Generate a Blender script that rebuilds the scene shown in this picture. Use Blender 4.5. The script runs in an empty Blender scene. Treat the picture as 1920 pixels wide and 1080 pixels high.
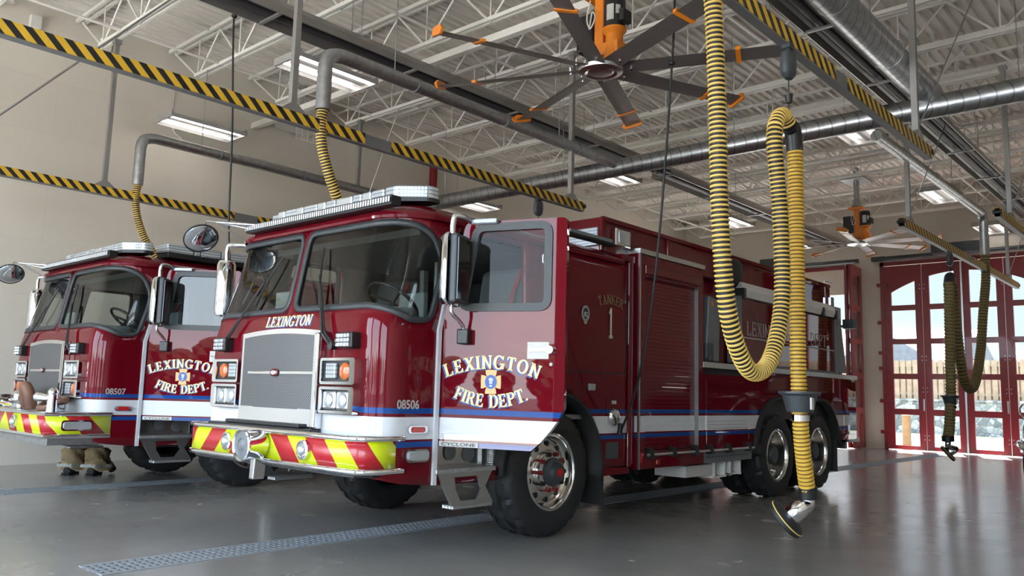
import bpy, math, random
from mathutils import Vector, Matrix, geometry
random.seed(7)
SC = bpy.context.scene
COL = SC.collection
PI = math.pi
sin, cos = math.sin, math.cos

# ------------------------------------------------------------------ mesh builder
class MB:
    def __init__(s):
        s.v = []; s.f = []; s.m = []; s.M = Matrix.Identity(4); s.mi = 0
    def add(s, vs, fs, mi=None):
        b = len(s.v); M = s.M
        s.v += [tuple(M @ Vector(p)) for p in vs]
        s.f += [tuple(b + i for i in f) for f in fs]
        s.m += [s.mi if mi is None else mi] * len(fs)
    def box(s, x0, x1, y0, y1, z0, z1, mi=None):
        vs = [(x, y, z) for z in (z0, z1) for y in (y0, y1) for x in (x0, x1)]
        s.add(vs, [(0, 2, 3, 1), (4, 5, 7, 6), (0, 1, 5, 4), (2, 6, 7, 3), (0, 4, 6, 2), (1, 3, 7, 5)], mi)
    def prism(s, pts, axis, a, b, mi=None, cap=True):
        """2-D polygon extruded along axis: 'x' -> (y,z) points, 'y' -> (x,z), 'z' -> (x,y)"""
        n = len(pts)
        def P(p, h):
            return {'x': (h, p[0], p[1]), 'y': (p[0], h, p[1]), 'z': (p[0], p[1], h)}[axis]
        vs = [P(p, a) for p in pts] + [P(p, b) for p in pts]
        fs = [(i, (i + 1) % n, n + (i + 1) % n, n + i) for i in range(n)]
        if cap: fs += [tuple(range(n - 1, -1, -1)), tuple(range(n, 2 * n))]
        s.add(vs, fs, mi)
    def tube(s, path, r, n=8, mi=None, cap=True, closed=False):
        path = [Vector(p) for p in path]
        k = len(path)
        rs = r if isinstance(r, (list, tuple)) else [r] * k
        frames = pframes(path, closed)
        vs = []
        for i in range(k):
            T, N, B = frames[i]
            for j in range(n):
                a = 2 * PI * j / n
                vs.append(path[i] + rs[i] * (cos(a) * N + sin(a) * B))
        fs = []
        for i in range(k if closed else k - 1):
            i2 = (i + 1) % k
            for j in range(n):
                j2 = (j + 1) % n
                fs.append((i * n + j, i * n + j2, i2 * n + j2, i2 * n + j))
        if cap and not closed:
            fs += [tuple(range(n - 1, -1, -1)), tuple((k - 1) * n + j for j in range(n))]
        s.add(vs, fs, mi)
    def lathe(s, prof, n=24, axis='z', c=(0, 0, 0), mi=None, mis=None, capa=False, capb=False, rfun=None):
        vs = []; fs = []; k = len(prof)
        for i, (r, h) in enumerate(prof):
            for j in range(n):
                a = 2 * PI * j / n
                rr = r if rfun is None else rfun(i, j, r)
                p = {'z': (rr * cos(a), rr * sin(a), h), 'x': (h, rr * cos(a), rr * sin(a)), 'y': (rr * sin(a), h, rr * cos(a))}[axis]
                vs.append((p[0] + c[0], p[1] + c[1], p[2] + c[2]))
        b = len(s.f)
        for i in range(k - 1):
            for j in range(n):
                j2 = (j + 1) % n
                fs.append((i * n + j, i * n + j2, (i + 1) * n + j2, (i + 1) * n + j))
        if capa: fs.append(tuple(range(n - 1, -1, -1)))
        if capb: fs.append(tuple((k - 1) * n + j for j in range(n)))
        s.add(vs, fs, mi)
        if mis:
            for i in range(k - 1):
                for j in range(n): s.m[b + i * n + j] = mis[i]
    def cyl(s, p, q, r, n=12, mi=None):
        s.tube([p, q], r, n, mi)
    def ball(s, c, r, n=12, mi=None, sz=1.0):
        prof = [(max(1e-4, r * sin(PI * i / (n // 2))), -r * sz * cos(PI * i / (n // 2))) for i in range(n // 2 + 1)]
        s.lathe(prof, n, 'z', c, mi)
    def split(s, name, mats, parent=None, smooth=35, **k):
        """one object for every separate piece"""
        par = list(range(len(s.v)))
        def fd(a):
            while par[a] != a: par[a] = par[par[a]]; a = par[a]
            return a
        for f in s.f:
            r = fd(f[0])
            for i in f[1:]: par[fd(i)] = r
        grp = {}
        for fi, f in enumerate(s.f): grp.setdefault(fd(f[0]), []).append(fi)
        out = []
        for fl in grp.values():
            m = MB(); ix = {}
            for fi in fl:
                for i in s.f[fi]:
                    if i not in ix: ix[i] = len(m.v); m.v.append(s.v[i])
                m.f.append(tuple(ix[i] for i in s.f[fi])); m.m.append(s.m[fi])
            out.append(m.build(name, mats, parent, smooth, **k))
        return out
    def build(s, name, mats, parent=None, smooth=35, bevel=0, seg=2, solid=0, offs=-1.0, rim=0, inner=0, sub=0):
        me = bpy.data.meshes.new(name)
        me.from_pydata(s.v, [], s.f)
        if not isinstance(mats, (list, tuple)): mats = [mats]
        for m in mats: me.materials.append(m)
        me.polygons.foreach_set('material_index', s.m)
        if smooth:
            me.polygons.foreach_set('use_smooth', [True] * len(me.polygons))
            me.set_sharp_from_angle(angle=math.radians(smooth))
        me.update()
        o = bpy.data.objects.new(name, me)
        COL.objects.link(o)
        if parent: o.parent = parent
        if solid:
            md = o.modifiers.new('s', 'SOLIDIFY'); md.thickness = solid; md.offset = offs
            md.material_offset = inner; md.material_offset_rim = rim; md.use_even_offset = False
        if bevel:
            md = o.modifiers.new('b', 'BEVEL'); md.width = bevel; md.segments = seg
            md.limit_method = 'ANGLE'; md.angle_limit = math.radians(40); md.harden_normals = False
        if sub:
            md = o.modifiers.new('u', 'SUBSURF'); md.levels = sub; md.render_levels = sub
        return o

def pframes(path, closed=False):
    k = len(path); out = []
    N = None
    for i in range(k):
        if closed: T = path[(i + 1) % k] - path[i - 1]
        else: T = path[min(i + 1, k - 1)] - path[max(i - 1, 0)]
        if T.length < 1e-9: T = Vector((0, 0, 1))
        T.normalize()
        if N is None:
            N = T.orthogonal().normalized()
            if abs(T.z) < .9: N = T.cross(Vector((0, 0, 1))).normalized()
        else:
            N = (N - T * N.dot(T)).normalized()
        out.append((T, N, T.cross(N)))
    return out

def spline(pts, per=10):
    """Catmull-Rom through points"""
    P = [Vector(p) for p in pts]; out = []
    Q = [2 * P[0] - P[1]] + P + [2 * P[-1] - P[-2]]
    for i in range(1, len(Q) - 2):
        a, b, c, d = Q[i - 1], Q[i], Q[i + 1], Q[i + 2]
        for k in range(per):
            t = k / per
            out.append(.5 * (2 * b + (c - a) * t + (2 * a - 5 * b + 4 * c - d) * t * t + (3 * b - a - 3 * c + d) * t ** 3))
    out.append(P[-1])
    return out

def resample(path, step):
    out = [path[0]]; acc = 0; target = step
    for i in range(1, len(path)):
        a, b = path[i - 1], path[i]; L = (b - a).length
        while acc + L >= target:
            out.append(a + (b - a) * ((target - acc) / L)); target += step
        acc += L
    return out

def rrect(x0, x1, y0, y1, r, n=4):
    out = []
    for cx, cy, a0 in ((x1 - r, y0 + r, -90), (x1 - r, y1 - r, 0), (x0 + r, y1 - r, 90), (x0 + r, y0 + r, 180)):
        for i in range(n + 1):
            a = math.radians(a0 + 90 * i / n)
            out.append((cx + r * cos(a), cy + r * sin(a)))
    return out

def roundpoly(pts, r, n=4):
    """round the corners of a 2-D polygon; r may be a list"""
    out = []; k = len(pts)
    for i in range(k):
        p = Vector(pts[i]); a = Vector(pts[i - 1]); b = Vector(pts[(i + 1) % k])
        ri = r[i] if isinstance(r, (list, tuple)) else r
        if ri <= 0: out.append(tuple(p)); continue
        da = (a - p); db = (b - p)
        ta = min(ri, da.length * .45); tb = min(ri, db.length * .45)
        pa = p + da.normalized() * ta; pb = p + db.normalized() * tb
        for j in range(n + 1):
            t = j / n
            out.append(tuple((1 - t) ** 2 * pa + 2 * t * (1 - t) * p + t * t * pb))
    return out

def insetpoly(pts, d):
    """inset a 2-D polygon by d (positive = inwards)"""
    k = len(pts); P = [Vector(p) for p in pts]
    area = sum(P[i - 1].x * P[i].y - P[i].x * P[i - 1].y for i in range(k))
    sg = 1 if area > 0 else -1
    out = []
    for i in range(k):
        e1 = (P[i] - P[i - 1]).normalized(); e2 = (P[(i + 1) % k] - P[i]).normalized()
        n1 = Vector((-e1.y, e1.x)) * sg; n2 = Vector((-e2.y, e2.x)) * sg
        n = n1 + n2
        if n.length < 1e-6: n = n1.copy()
        n.normalize()
        out.append(tuple(P[i] + n * (d / max(.4, n.dot(n1)))))
    return out

def densify(pts, step):
    out = []; k = len(pts)
    for i in range(k):
        a = Vector(pts[i]); b = Vector(pts[(i + 1) % k])
        n = max(1, int(math.ceil((b - a).length / step)))
        for j in range(n): out.append(tuple(a + (b - a) * (j / n)))
    return out

def inpoly(p, poly):
    x, y = p; c = False; k = len(poly); j = k - 1
    for i in range(k):
        xi, yi = poly[i]; xj, yj = poly[j]
        if (yi > y) != (yj > y) and x < (xj - xi) * (y - yi) / (yj - yi) + xi: c = not c
        j = i
    return c

def sheet(mb, outer, holes, F, step=.12, mi=None, grid=None):
    """triangulated 2-D region with holes, mapped to 3-D by F(a, b)"""
    outer = densify(outer, step); holes = [densify(h, step) for h in holes]
    vs = []; es = []
    for loop in [outer] + holes:
        b = len(vs); vs += [Vector(p) for p in loop]
        es += [(b + i, b + (i + 1) % len(loop)) for i in range(len(loop))]
    xs = [p[0] for p in outer]; ys = [p[1] for p in outer]
    g = grid or step
    nx = int((max(xs) - min(xs)) / g) + 1; ny = int((max(ys) - min(ys)) / g) + 1
    for i in range(1, nx):
        for j in range(1, ny):
            p = (min(xs) + (max(xs) - min(xs)) * i / nx, min(ys) + (max(ys) - min(ys)) * j / ny)
            if inpoly(p, outer) and not any(inpoly(p, h) for h in holes): vs.append(Vector(p))
    ov, oe, of, _, _, _ = geometry.delaunay_2d_cdt(vs, es, [], 0, 1e-5)
    fs = []
    for f in of:
        c = sum((ov[i] for i in f), Vector((0, 0))) / len(f)
        if inpoly(c, outer) and not any(inpoly(c, h) for h in holes): fs.append(tuple(f))
    mb.add([F(p.x, p.y) for p in ov], fs, mi)

def ring(mb, A, B, F, mi=None):
    """strip between two loops of equal length"""
    k = len(A)
    mb.add([F(*p) for p in A] + [F(*p) for p in B], [(i, (i + 1) % k, k + (i + 1) % k, k + i) for i in range(k)], mi)

# ------------------------------------------------------------------ objects
def tag(o, label=None, cat=None, group=None, kind=None):
    if label: o['label'] = label
    if cat: o['category'] = cat
    if group: o['group'] = group
    if kind: o['kind'] = kind
    return o

def thing(name, label, cat, loc=(0, 0, 0), rz=0, group=None):
    o = bpy.data.objects.new(name, None); COL.objects.link(o)
    o.location = loc; o.rotation_euler = (0, 0, rz); o.empty_display_size = .1
    return tag(o, label, cat, group)

def struct(o):
    o['kind'] = 'structure'; return o

def dup(o, parent=None):
    c = o.copy(); COL.objects.link(c); c.parent = parent
    for ch in list(o.children): dup(ch, c)
    return c

# ------------------------------------------------------------------ lettering (drawn glyphs, unit height)
def _rect(x0, x1, y0, y1): return [(x0, y0), (x1, y0), (x1, y1), (x0, y1)]
def _arcs(cx, cy, rx, ry, tx, ty, a0, a1, n=14):
    out = []
    for i in range(n):
        p = []
        for a, k in ((a0 + (a1 - a0) * i / n, 1), (a0 + (a1 - a0) * (i + 1) / n, 1), (a0 + (a1 - a0) * (i + 1) / n, 0), (a0 + (a1 - a0) * i / n, 0)):
            a = math.radians(a)
            p.append((cx + (rx - (0 if k else tx)) * cos(a), cy + (ry - (0 if k else ty)) * sin(a)))
        out.append(p)
    return out
def _glyphs(w, h, so):
    """w stem width, h thin stroke, so serif overhang"""
    S = lambda x, y0=0, y1=1, lo=True, hi=True: [_rect(x, x + w, y0, y1)] + ([_rect(x - so, x + w + so, y0, y0 + h)] if lo else []) + ([_rect(x - so, x + w + so, y1 - h, y1)] if hi else [])
    g = {}
    x = so
    g['I'] = (S(x), w + 2 * so)
    g['L'] = (S(x) + [_rect(x, x + .52, 0, h), [(x + .52 - h, 0), (x + .54, 0), (x + .54, .3), (x + .54 - h * .7, .3)]], .58 + so)
    ef = S(x) + [_rect(x, x + .5, 1 - h, 1), [(x + .5 - h, 1), (x + .5, 1), (x + .5, .74), (x + .5 - h * .7, .74)], _rect(x, x + .38, .5 - h / 2, .5 + h / 2), _rect(x + .34, x + .38 + h * .4, .36, .64)]
    g['F'] = (ef, .54 + so)
    g['E'] = (ef + [_rect(x, x + .52, 0, h), [(x + .52 - h, 0), (x + .55, 0), (x + .55, .28), (x + .55 - h * .7, .28)]], .6 + so)
    g['T'] = ([_rect(.33 - w / 2, .33 + w / 2, 0, 1), _rect(.33 - w / 2 - so, .33 + w / 2 + so, 0, h), _rect(.02, .64, 1 - h, 1), _rect(.02, .02 + h * .8, .72, 1), _rect(.64 - h * .8, .64, .72, 1)], .66)
    g['N'] = (S(x, 0, 1) [:2] + [_rect(x - so, x + w * .7, 1 - h, 1), [(x, 1), (x + w, 1), (x + .62, 0), (x + .62 - w * .6, 0)], _rect(x + .62 - h * 1.1, x + .62, 0, 1), _rect(x + .62 - h * 1.1 - so, x + .62 + so, 1 - h, 1)], .62 + 2 * so)
    g['X'] = ([[(.04, 1), (.04 + w * 1.1, 1), (.68, 0), (.68 - w * 1.1, 0)], [(.04, 0), (.04 + w * .7, 0), (.67, 1), (.67 - w * .7, 1)], _rect(0, .3, 1 - h, 1), _rect(.46, .72, 1 - h, 1), _rect(0, .26, 0, h), _rect(.42, .73, 0, h)], .73)
    g['O'] = (_arcs(.39, .5, .39, .52, w, h, 0, 360, 26), .78)
    g['G'] = (_arcs(.39, .5, .39, .52, w, h, 40, 330, 22) + [_rect(.56, .56 + w, 0.04, .44), _rect(.46, .56 + w + so, .44 - h, .44), [(.62, .7), (.70, .7), (.72, .98), (.66, .98)]], .8)
    g['D'] = (S(x) + [_rect(x, .36, 1 - h, 1), _rect(x, .36, 0, h)] + _arcs(.34, .5, .38, .5, w, h, -90, 90), .73)
    p = S(x) + [_rect(x, .36, 1 - h, 1), _rect(x, .36, .46, .46 + h)] + _arcs(.36, .73, .26, .27, w * .9, h, -90, 90, 10)
    g['P'] = (p, .64)
    g['R'] = (p + [[(.3, .5), (.3 + w, .5), (.7, 0), (.7 - w, 0)], _rect(.5, .74, 0, h)], .75)
    g['A'] = ([[(.36, 1), (.42, 1), (.16, 0), (.09, 0)], [(.32, 1), (.46, 1), (.72, 0), (.72 - w, 0)], _rect(.2, .6, .3, .3 + h), _rect(0, .24, 0, h), _rect(.46, .78, 0, h)], .78)
    g['K'] = (S(x) + [[(x + w * .8, .42), (x + w, .55), (.66, 1), (.55, 1)], [(.3, .62), (.3 + w, .62), (.72, 0), (.72 - w, 0)], _rect(.46, .74, 1 - h, 1), _rect(.46, .78, 0, h)], .76)
    g['1'] = ([_rect(.14, .14 + w, 0, 1), _rect(.02, .28 + w, 0, h), [(.14, 1), (.14, .86), (0, .78), (0, .86)]], .3 + w)
    g['.'] = ([_rect(0, w * .8, 0, w * .8)], w)
    g[' '] = ([], .34)
    return g
GB = _glyphs(.19, .10, .06)
GT = _glyphs(.12, .075, .045)
def textpolys(txt, h, G=GB, gap=.07, arc=0, slant=0, sx=1.0):
    """list of 2-D polygons, centred on x=0; arc = radius (>0 arch, <0 smile), baseline at y=0 mid"""
    W = sum(G[c][1] + gap for c in txt) - gap
    x = -W / 2 * sx; out = []
    for c in txt:
        polys, w = G[c]; w *= sx
        xc = (x + w / 2) * h
        for p in polys:
            q = []
            for (a, b) in p:
                lx = (a * sx - w / 2 + slant * b) * h; ly = b * h
                if arc:
                    th = xc / arc
                    if arc > 0: q.append(((arc + ly) * sin(th) + lx * cos(th), (arc + ly) * cos(th) - lx * sin(th) - arc))
                    else:
                        R = -arc; th = xc / R
                        q.append(((R - ly) * sin(th) + lx * cos(th), R - (R - ly) * cos(th) + lx * sin(th)))
                else: q.append((xc + lx, ly))
            out.append(q)
        x += w + gap * sx
    return out
def put_text(mb, polys, F, t=.0015, mi=None):
    """F(a, b, d) -> 3-D with d the height above the surface; adds front face and sides"""
    for p in polys:
        k = len(p)
        mb.add([F(a, b, 0) for a, b in p] + [F(a, b, t) for a, b in p],
               [tuple(range(k, 2 * k))] + [(i, (i + 1) % k, k + (i + 1) % k, k + i) for i in range(k)], mi)
def fonttext(txt, h, bold=.0, sx=1.0):
    """plain sans digits/words with the built-in font, as 2-D polygons centred on x=0"""
    cu = bpy.data.curves.new('t', 'FONT'); cu.body = txt; cu.size = h * 1.4; cu.align_x = 'CENTER'; cu.offset = bold * h
    cu.resolution_u = 3
    o = bpy.data.objects.new('t', cu); COL.objects.link(o)
    dg = bpy.context.evaluated_depsgraph_get()
    me = o.evaluated_get(dg).to_mesh()
    out = [[(me.vertices[i].co.x * sx, me.vertices[i].co.y) for i in p.vertices] for p in me.polygons]
    o.evaluated_get(dg).to_mesh_clear()
    bpy.data.objects.remove(o); bpy.data.curves.remove(cu)
    return out
# ------------------------------------------------------------------ materials
def hexlin(r, g, b):
    f = lambda c: c / 12.92 if c <= .04045 else ((c + .055) / 1.055) ** 2.4
    return (f(r / 255), f(g / 255), f(b / 255), 1)
class NT:
    def __init__(s, name):
        s.mat = bpy.data.materials.new(name); s.mat.use_nodes = True
        s.n = s.mat.node_tree.nodes; s.l = s.mat.node_tree.links
        s.b = s.n['Principled BSDF']
    def new(s, t, **k):
        n = s.n.new(t)
        for a, v in k.items(): setattr(n, a, v)
        return n
    def link(s, a, b): s.l.new(a, b)
    def math(s, op, a, b=None, c=None):
        n = s.new('ShaderNodeMath', operation=op)
        for i, v in enumerate((a, b, c)):
            if v is None: continue
            if isinstance(v, (int, float)): n.inputs[i].default_value = v
            else: s.link(v, n.inputs[i])
        return n.outputs[0]
    def mix(s, fac, a, b):
        n = s.new('ShaderNodeMix', data_type='RGBA')
        for i, v in ((0, fac), (6, a), (7, b)):
            if isinstance(v, (int, float)): n.inputs[i].default_value = v
            elif isinstance(v, tuple): n.inputs[i].default_value = v
            else: s.link(v, n.inputs[i])
        return n.outputs[2]
    def coord(s, which='Object'):
        return s.new('ShaderNodeTexCoord').outputs[which]
    def noise(s, scale, detail=3, rough=.5, vec=None, dist=0):
        n = s.new('ShaderNodeTexNoise'); n.inputs['Scale'].default_value = scale
        n.inputs['Detail'].default_value = detail; n.inputs['Roughness'].default_value = rough
        n.inputs['Distortion'].default_value = dist
        s.link(vec if vec is not None else s.coord(), n.inputs['Vector'])
        return n.outputs['Fac']
    def ramp(s, fac, stops, interp='LINEAR'):
        n = s.new('ShaderNodeValToRGB'); n.color_ramp.interpolation = interp
        e = n.color_ramp.elements
        while len(e) < len(stops): e.new(.5)
        for i, (p, c) in enumerate(stops): e[i].position = p; e[i].color = c
        s.link(fac, n.inputs[0]); return n.outputs[0]
    def bump(s, h, strength=.2, dist=.01):
        n = s.new('ShaderNodeBump'); n.inputs['Strength'].default_value = strength; n.inputs['Distance'].default_value = dist
        s.link(h, n.inputs['Height']); s.link(n.outputs[0], s.b.inputs['Normal']); return n
    def map(s, vec, scale=(1, 1, 1), rot=(0, 0, 0)):
        n = s.new('ShaderNodeMapping'); n.inputs['Scale'].default_value = scale; n.inputs['Rotation'].default_value = rot
        s.link(vec, n.inputs['Vector']); return n.outputs[0]
def pm(name, col, rough=.5, metal=0, spec=.5, coat=0, var=0, vscale=8, bump=0, bscale=60, em=None, ems=0):
    t = NT(name); b = t.b
    if len(col) == 3: col = hexlin(*col)
    b.inputs['Base Color'].default_value = col; b.inputs['Roughness'].default_value = rough
    b.inputs['Metallic'].default_value = metal; b.inputs['Specular IOR Level'].default_value = spec
    b.inputs['Coat Weight'].default_value = coat; b.inputs['Coat Roughness'].default_value = .03
    if var:
        n = t.noise(vscale, 4)
        d = tuple(c * (1 - var) for c in col[:3]) + (1,); u = tuple(min(1, c * (1 + var)) for c in col[:3]) + (1,)
        t.link(t.ramp(n, [(.3, d), (.7, u)]), b.inputs['Base Color'])
    if bump: t.bump(t.noise(bscale, 4), bump, .01)
    if em: b.inputs['Emission Color'].default_value = em; b.inputs['Emission Strength'].default_value = ems
    return t.mat

RED = (.125, .003, .009, 1)
WHITE = hexlin(212, 215, 220)
BLUE = hexlin(28, 72, 140)
def truck_paint(name, grooves=False):
    t = NT(name); b = t.b
    sep = t.new('ShaderNodeSeparateXYZ'); t.link(t.coord(), sep.inputs[0]); z = sep.outputs[2]
    zz = t.math('MULTIPLY', z, .5)
    col = t.ramp(zz, [(0, RED), (.395, BLUE), (.4145, RED), (.4225, WHITE), (.5025, RED), (.515, BLUE), (.5345, RED)], 'CONSTANT')
    t.link(col, b.inputs['Base Color'])
    b.inputs['Roughness'].default_value = .22; b.inputs['Coat Weight'].default_value = 1; b.inputs['Coat Roughness'].default_value = .015
    b.inputs['Coat IOR'].default_value = 1.4; b.inputs['Specular IOR Level'].default_value = .0
    return t.mat
M = {}
M['paint'] = truck_paint('red paint with stripes')
M['red'] = pm('red gloss paint', RED, .3, coat=1, spec=.0)
M['doorred'] = pm('red bay door paint', hexlin(128, 24, 34), .35, coat=.2, var=.05)
M['white'] = pm('white paint', WHITE, .25, coat=.6)
M['chrome'] = pm('chrome', (.82, .83, .85, 1), .06, 1)
M['alu'] = pm('brushed aluminium', (.62, .63, .64, 1), .3, 1, var=.05, vscale=40)
M['polish'] = pm('polished aluminium', (.75, .74, .72, 1), .13, 1)
M['galv'] = pm('galvanised steel', (.40, .41, .42, 1), .36, .9, var=.18, vscale=14)
def spiral():
    t = NT('spiral duct steel'); b = t.b; b.inputs['Metallic'].default_value = .9; b.inputs['Roughness'].default_value = .32
    sep = t.new('ShaderNodeSeparateXYZ'); t.link(t.coord(), sep.inputs[0])
    u = t.math('ADD', t.math('ADD', sep.outputs[0], sep.outputs[1]), t.math('MULTIPLY', sep.outputs[2], .3))
    f = t.math('FRACT', t.math('DIVIDE', u, .16)); g = t.math('GREATER_THAN', f, .9)
    n = t.noise(14, 3); c = t.ramp(n, [(.3, (.32, .33, .34, 1)), (.7, (.46, .47, .48, 1))])
    t.link(t.mix(g, c, (.22, .22, .23, 1)), b.inputs['Base Color']); t.bump(g, .4, .01); return t.mat
M['spiral'] = spiral()
M['grate'] = pm('galvanised grate', (.34, .37, .40, 1), .5, .3)
M['railalu'] = pm('rail channel', (.22, .22, .23, 1), .5, .5)
M['strut'] = pm('painted steel strut', hexlin(150, 148, 146), .4, .5, var=.05)
M['black'] = pm('black plastic', (.012, .012, .013, 1), .4)
M['rubber'] = pm('rubber', (.016, .016, .017, 1), .62, var=.15, vscale=20)
M['gasket'] = pm('grey rubber gasket', (.035, .04, .043, 1), .45)
M['darkgrey'] = pm('dark grey plastic', (.045, .052, .06, 1), .45, var=.08)
M['grey'] = pm('mid grey plastic', (.14, .15, .16, 1), .4)
M['interior'] = pm('cab interior grey', (.11, .115, .117, 1), .6, var=.1)
M['dash'] = pm('pale grey dashboard', (.27, .30, .30, 1), .5, var=.05)
M['seat'] = pm('seat cloth', (.09, .097, .10, 1), .8, bump=.1, bscale=200)
M['belt'] = pm('red webbing', (.28, .01, .02, 1), .6)
M['chassis'] = pm('chassis black', (.01, .01, .011, 1), .5, var=.2)
M['amber'] = pm('amber lens', (.55, .12, .02, 1), .15, coat=.5)
M['redlens'] = pm('red lens', (.5, .015, .01, 1), .12, coat=.5)
M['lens'] = pm('clear lens', (.5, .53, .56, 1), .14, .45, coat=1)
M['ledlens'] = None
def ribbed(name, step, a, b, duty, zstep=0):
    t = NT(name); sep = t.new('ShaderNodeSeparateXYZ'); t.link(t.coord(), sep.inputs[0])
    f = t.math('GREATER_THAN', t.math('FRACT', t.math('DIVIDE', sep.outputs[0], step)), duty)
    if zstep:
        g = t.math('GREATER_THAN', t.math('FRACT', t.math('DIVIDE', sep.outputs[2], zstep)), duty); f = t.math('MULTIPLY', f, g)
    t.link(t.mix(f, a, b), t.b.inputs['Base Color']); t.b.inputs['Roughness'].default_value = .18; t.b.inputs['Coat Weight'].default_value = .6; t.b.inputs['Metallic'].default_value = .25
    return t.mat
M['striplens'] = ribbed('ribbed white strip lens', .0294, (.05, .05, .055, 1), hexlin(222, 225, 228), .22)
M['darkmirror'] = pm('dark mirror glass', (.10, .11, .12, 1), .05, 1)
M['ledlens'] = ribbed('prismatic light bar lens', .021, (.2, .23, .26, 1), (.52, .55, .58, 1), .3, .03)
M['white_plate'] = pm('white decal', hexlin(192, 190, 186), .4)
M['cream'] = pm('cream lettering', hexlin(236, 220, 160), .4)
M['gold'] = pm('gold lettering', hexlin(170, 140, 95), .35, .3)
M['silvertext'] = pm('grey lettering', hexlin(176, 172, 168), .4)
M['bluetext'] = pm('blue lettering', hexlin(40, 84, 160), .4)
M['darktext'] = pm('dark lettering', (.02, .02, .02, 1), .4)
M['orange'] = pm('orange painted metal', hexlin(226, 130, 30), .35, coat=.3)
M['blade'] = pm('fan blade aluminium', (.22, .2, .195, 1), .35, .6)
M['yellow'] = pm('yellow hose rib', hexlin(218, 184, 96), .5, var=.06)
M['backlit'] = pm('dull olive hose rib', hexlin(128, 112, 66), .6)  # yellow hose with its backlit shade put into the colour
M['backlitdark'] = pm('dull olive hose groove', hexlin(92, 80, 48), .6)  # groove of the same hose, backlit shade in the colour too
M['golden'] = pm('golden hose rib', hexlin(214, 172, 66), .5, var=.06)
M['hosebrown'] = pm('brown hose groove', hexlin(96, 72, 30), .6)
M['hoseblack'] = pm('black hose fabric', (.012, .010, .009, 1), .6)
M['joist'] = pm('off white joist paint', hexlin(224, 221, 215), .5, var=.03)
M['frost'] = pm('white enamel', hexlin(225, 224, 220), .35)
M['fixture'] = pm('fixture enamel', hexlin(158, 156, 154), .4)
M['tan'] = pm('tan canvas', hexlin(142, 122, 92), .85, var=.15, bump=.3, bscale=80)
M['reflect'] = pm('silver reflective tape', hexlin(140, 140, 134), .35)
M['copper'] = pm('brown rubber hose', hexlin(120, 84, 66), .55, var=.1)
M['carblack'] = pm('dark car paint', (.012, .013, .016, 1), .2, coat=1)
M['heater'] = pm('heater hood steel', (.30, .29, .28, 1), .34, .7, var=.06, vscale=6)
M['heattube'] = pm('heater tube', (.06, .055, .06, 1), .45, .4)
M['redpipe'] = pm('red sprinkler pipe', hexlin(138, 28, 34), .4)
M['cord'] = pm('black cord', (.015, .015, .017, 1), .5)

def glass(name, tint, refl=1.0):
    t = NT(name); out = t.n['Material Output']; t.n.remove(t.b)
    tr = t.new('ShaderNodeBsdfTransparent'); tr.inputs[0].default_value = tint
    gl = t.new('ShaderNodeBsdfGlossy'); gl.inputs['Roughness'].default_value = .005
    fr = t.new('ShaderNodeFresnel'); fr.inputs[0].default_value = 1.6
    mx = t.new('ShaderNodeMixShader')
    t.link(t.math('MULTIPLY', fr.outputs[0], refl), mx.inputs[0]); t.link(tr.outputs[0], mx.inputs[1]); t.link(gl.outputs[0], mx.inputs[2])
    t.link(mx.outputs[0], out.inputs[0]); return t.mat
M['glass'] = glass('tinted windshield glass', (.66, .71, .69, 1), .9)
M['pane'] = glass('door glass', (.92, .96, .96, 1), .3)
M['sideglass'] = glass('side window glass', (.35, .42, .44, 1), 1.2)

def grille_mat():
    t = NT('perforated grey grille'); b = t.b
    v = t.new('ShaderNodeTexVoronoi'); v.inputs['Scale'].default_value = 62; v.inputs['Randomness'].default_value = 0
    mp = t.map(t.coord(), (1, .001, 1), (0, PI / 4, 0)); t.link(mp, v.inputs['Vector'])
    h = t.math('GREATER_THAN', v.outputs['Distance'], .34)
    t.link(t.mix(h, (.03, .03, .03, 1), (.16, .16, .165, 1)), b.inputs['Base Color'])
    b.inputs['Metallic'].default_value = .4; b.inputs['Roughness'].default_value = .45
    return t.mat
M['grille'] = grille_mat()
def treadplate():
    t = NT('aluminium tread plate'); b = t.b
    b.inputs['Base Color'].default_value = (.5, .51, .52, 1); b.inputs['Metallic'].default_value = .85; b.inputs['Roughness'].default_value = .35
    ck = t.new('ShaderNodeTexVoronoi', feature='F1'); ck.inputs['Scale'].default_value = 40; ck.inputs['Randomness'].default_value = .15
    t.link(t.map(t.coord(), (1, 2, 1.5), (0, 0, .78)), ck.inputs['Vector'])
    t.bump(ck.outputs['Distance'], .5, .01)
    return t.mat
M['tread'] = treadplate()
def chevron_mat(k, period, phase, name, kx=1.0):
    t = NT(name); b = t.b
    sep = t.new('ShaderNodeSeparateXYZ'); t.link(t.coord(), sep.inputs[0])
    ax = t.math('ABSOLUTE', sep.outputs[0])
    u = t.math('ADD', t.math('MULTIPLY', ax, kx), t.math('MULTIPLY', sep.outputs[2], k))
    u = t.math('ADD', u, t.math('MULTIPLY', sep.outputs[1], 1.0))
    f = t.math('FRACT', t.math('ADD', t.math('DIVIDE', u, period), phase))
    c = t.mix(t.math('GREATER_THAN', f, .5), hexlin(212, 226, 12), hexlin(176, 18, 34))
    t.link(c, b.inputs['Base Color']); b.inputs['Roughness'].default_value = .35; b.inputs['Coat Weight'].default_value = .5
    return t.mat
M['chev'] = chevron_mat(.95, .46, .865, 'yellow and red chevron film')
M['chev2'] = chevron_mat(.95, .46, .60, 'yellow and red chevron film, second bumper')
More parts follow.
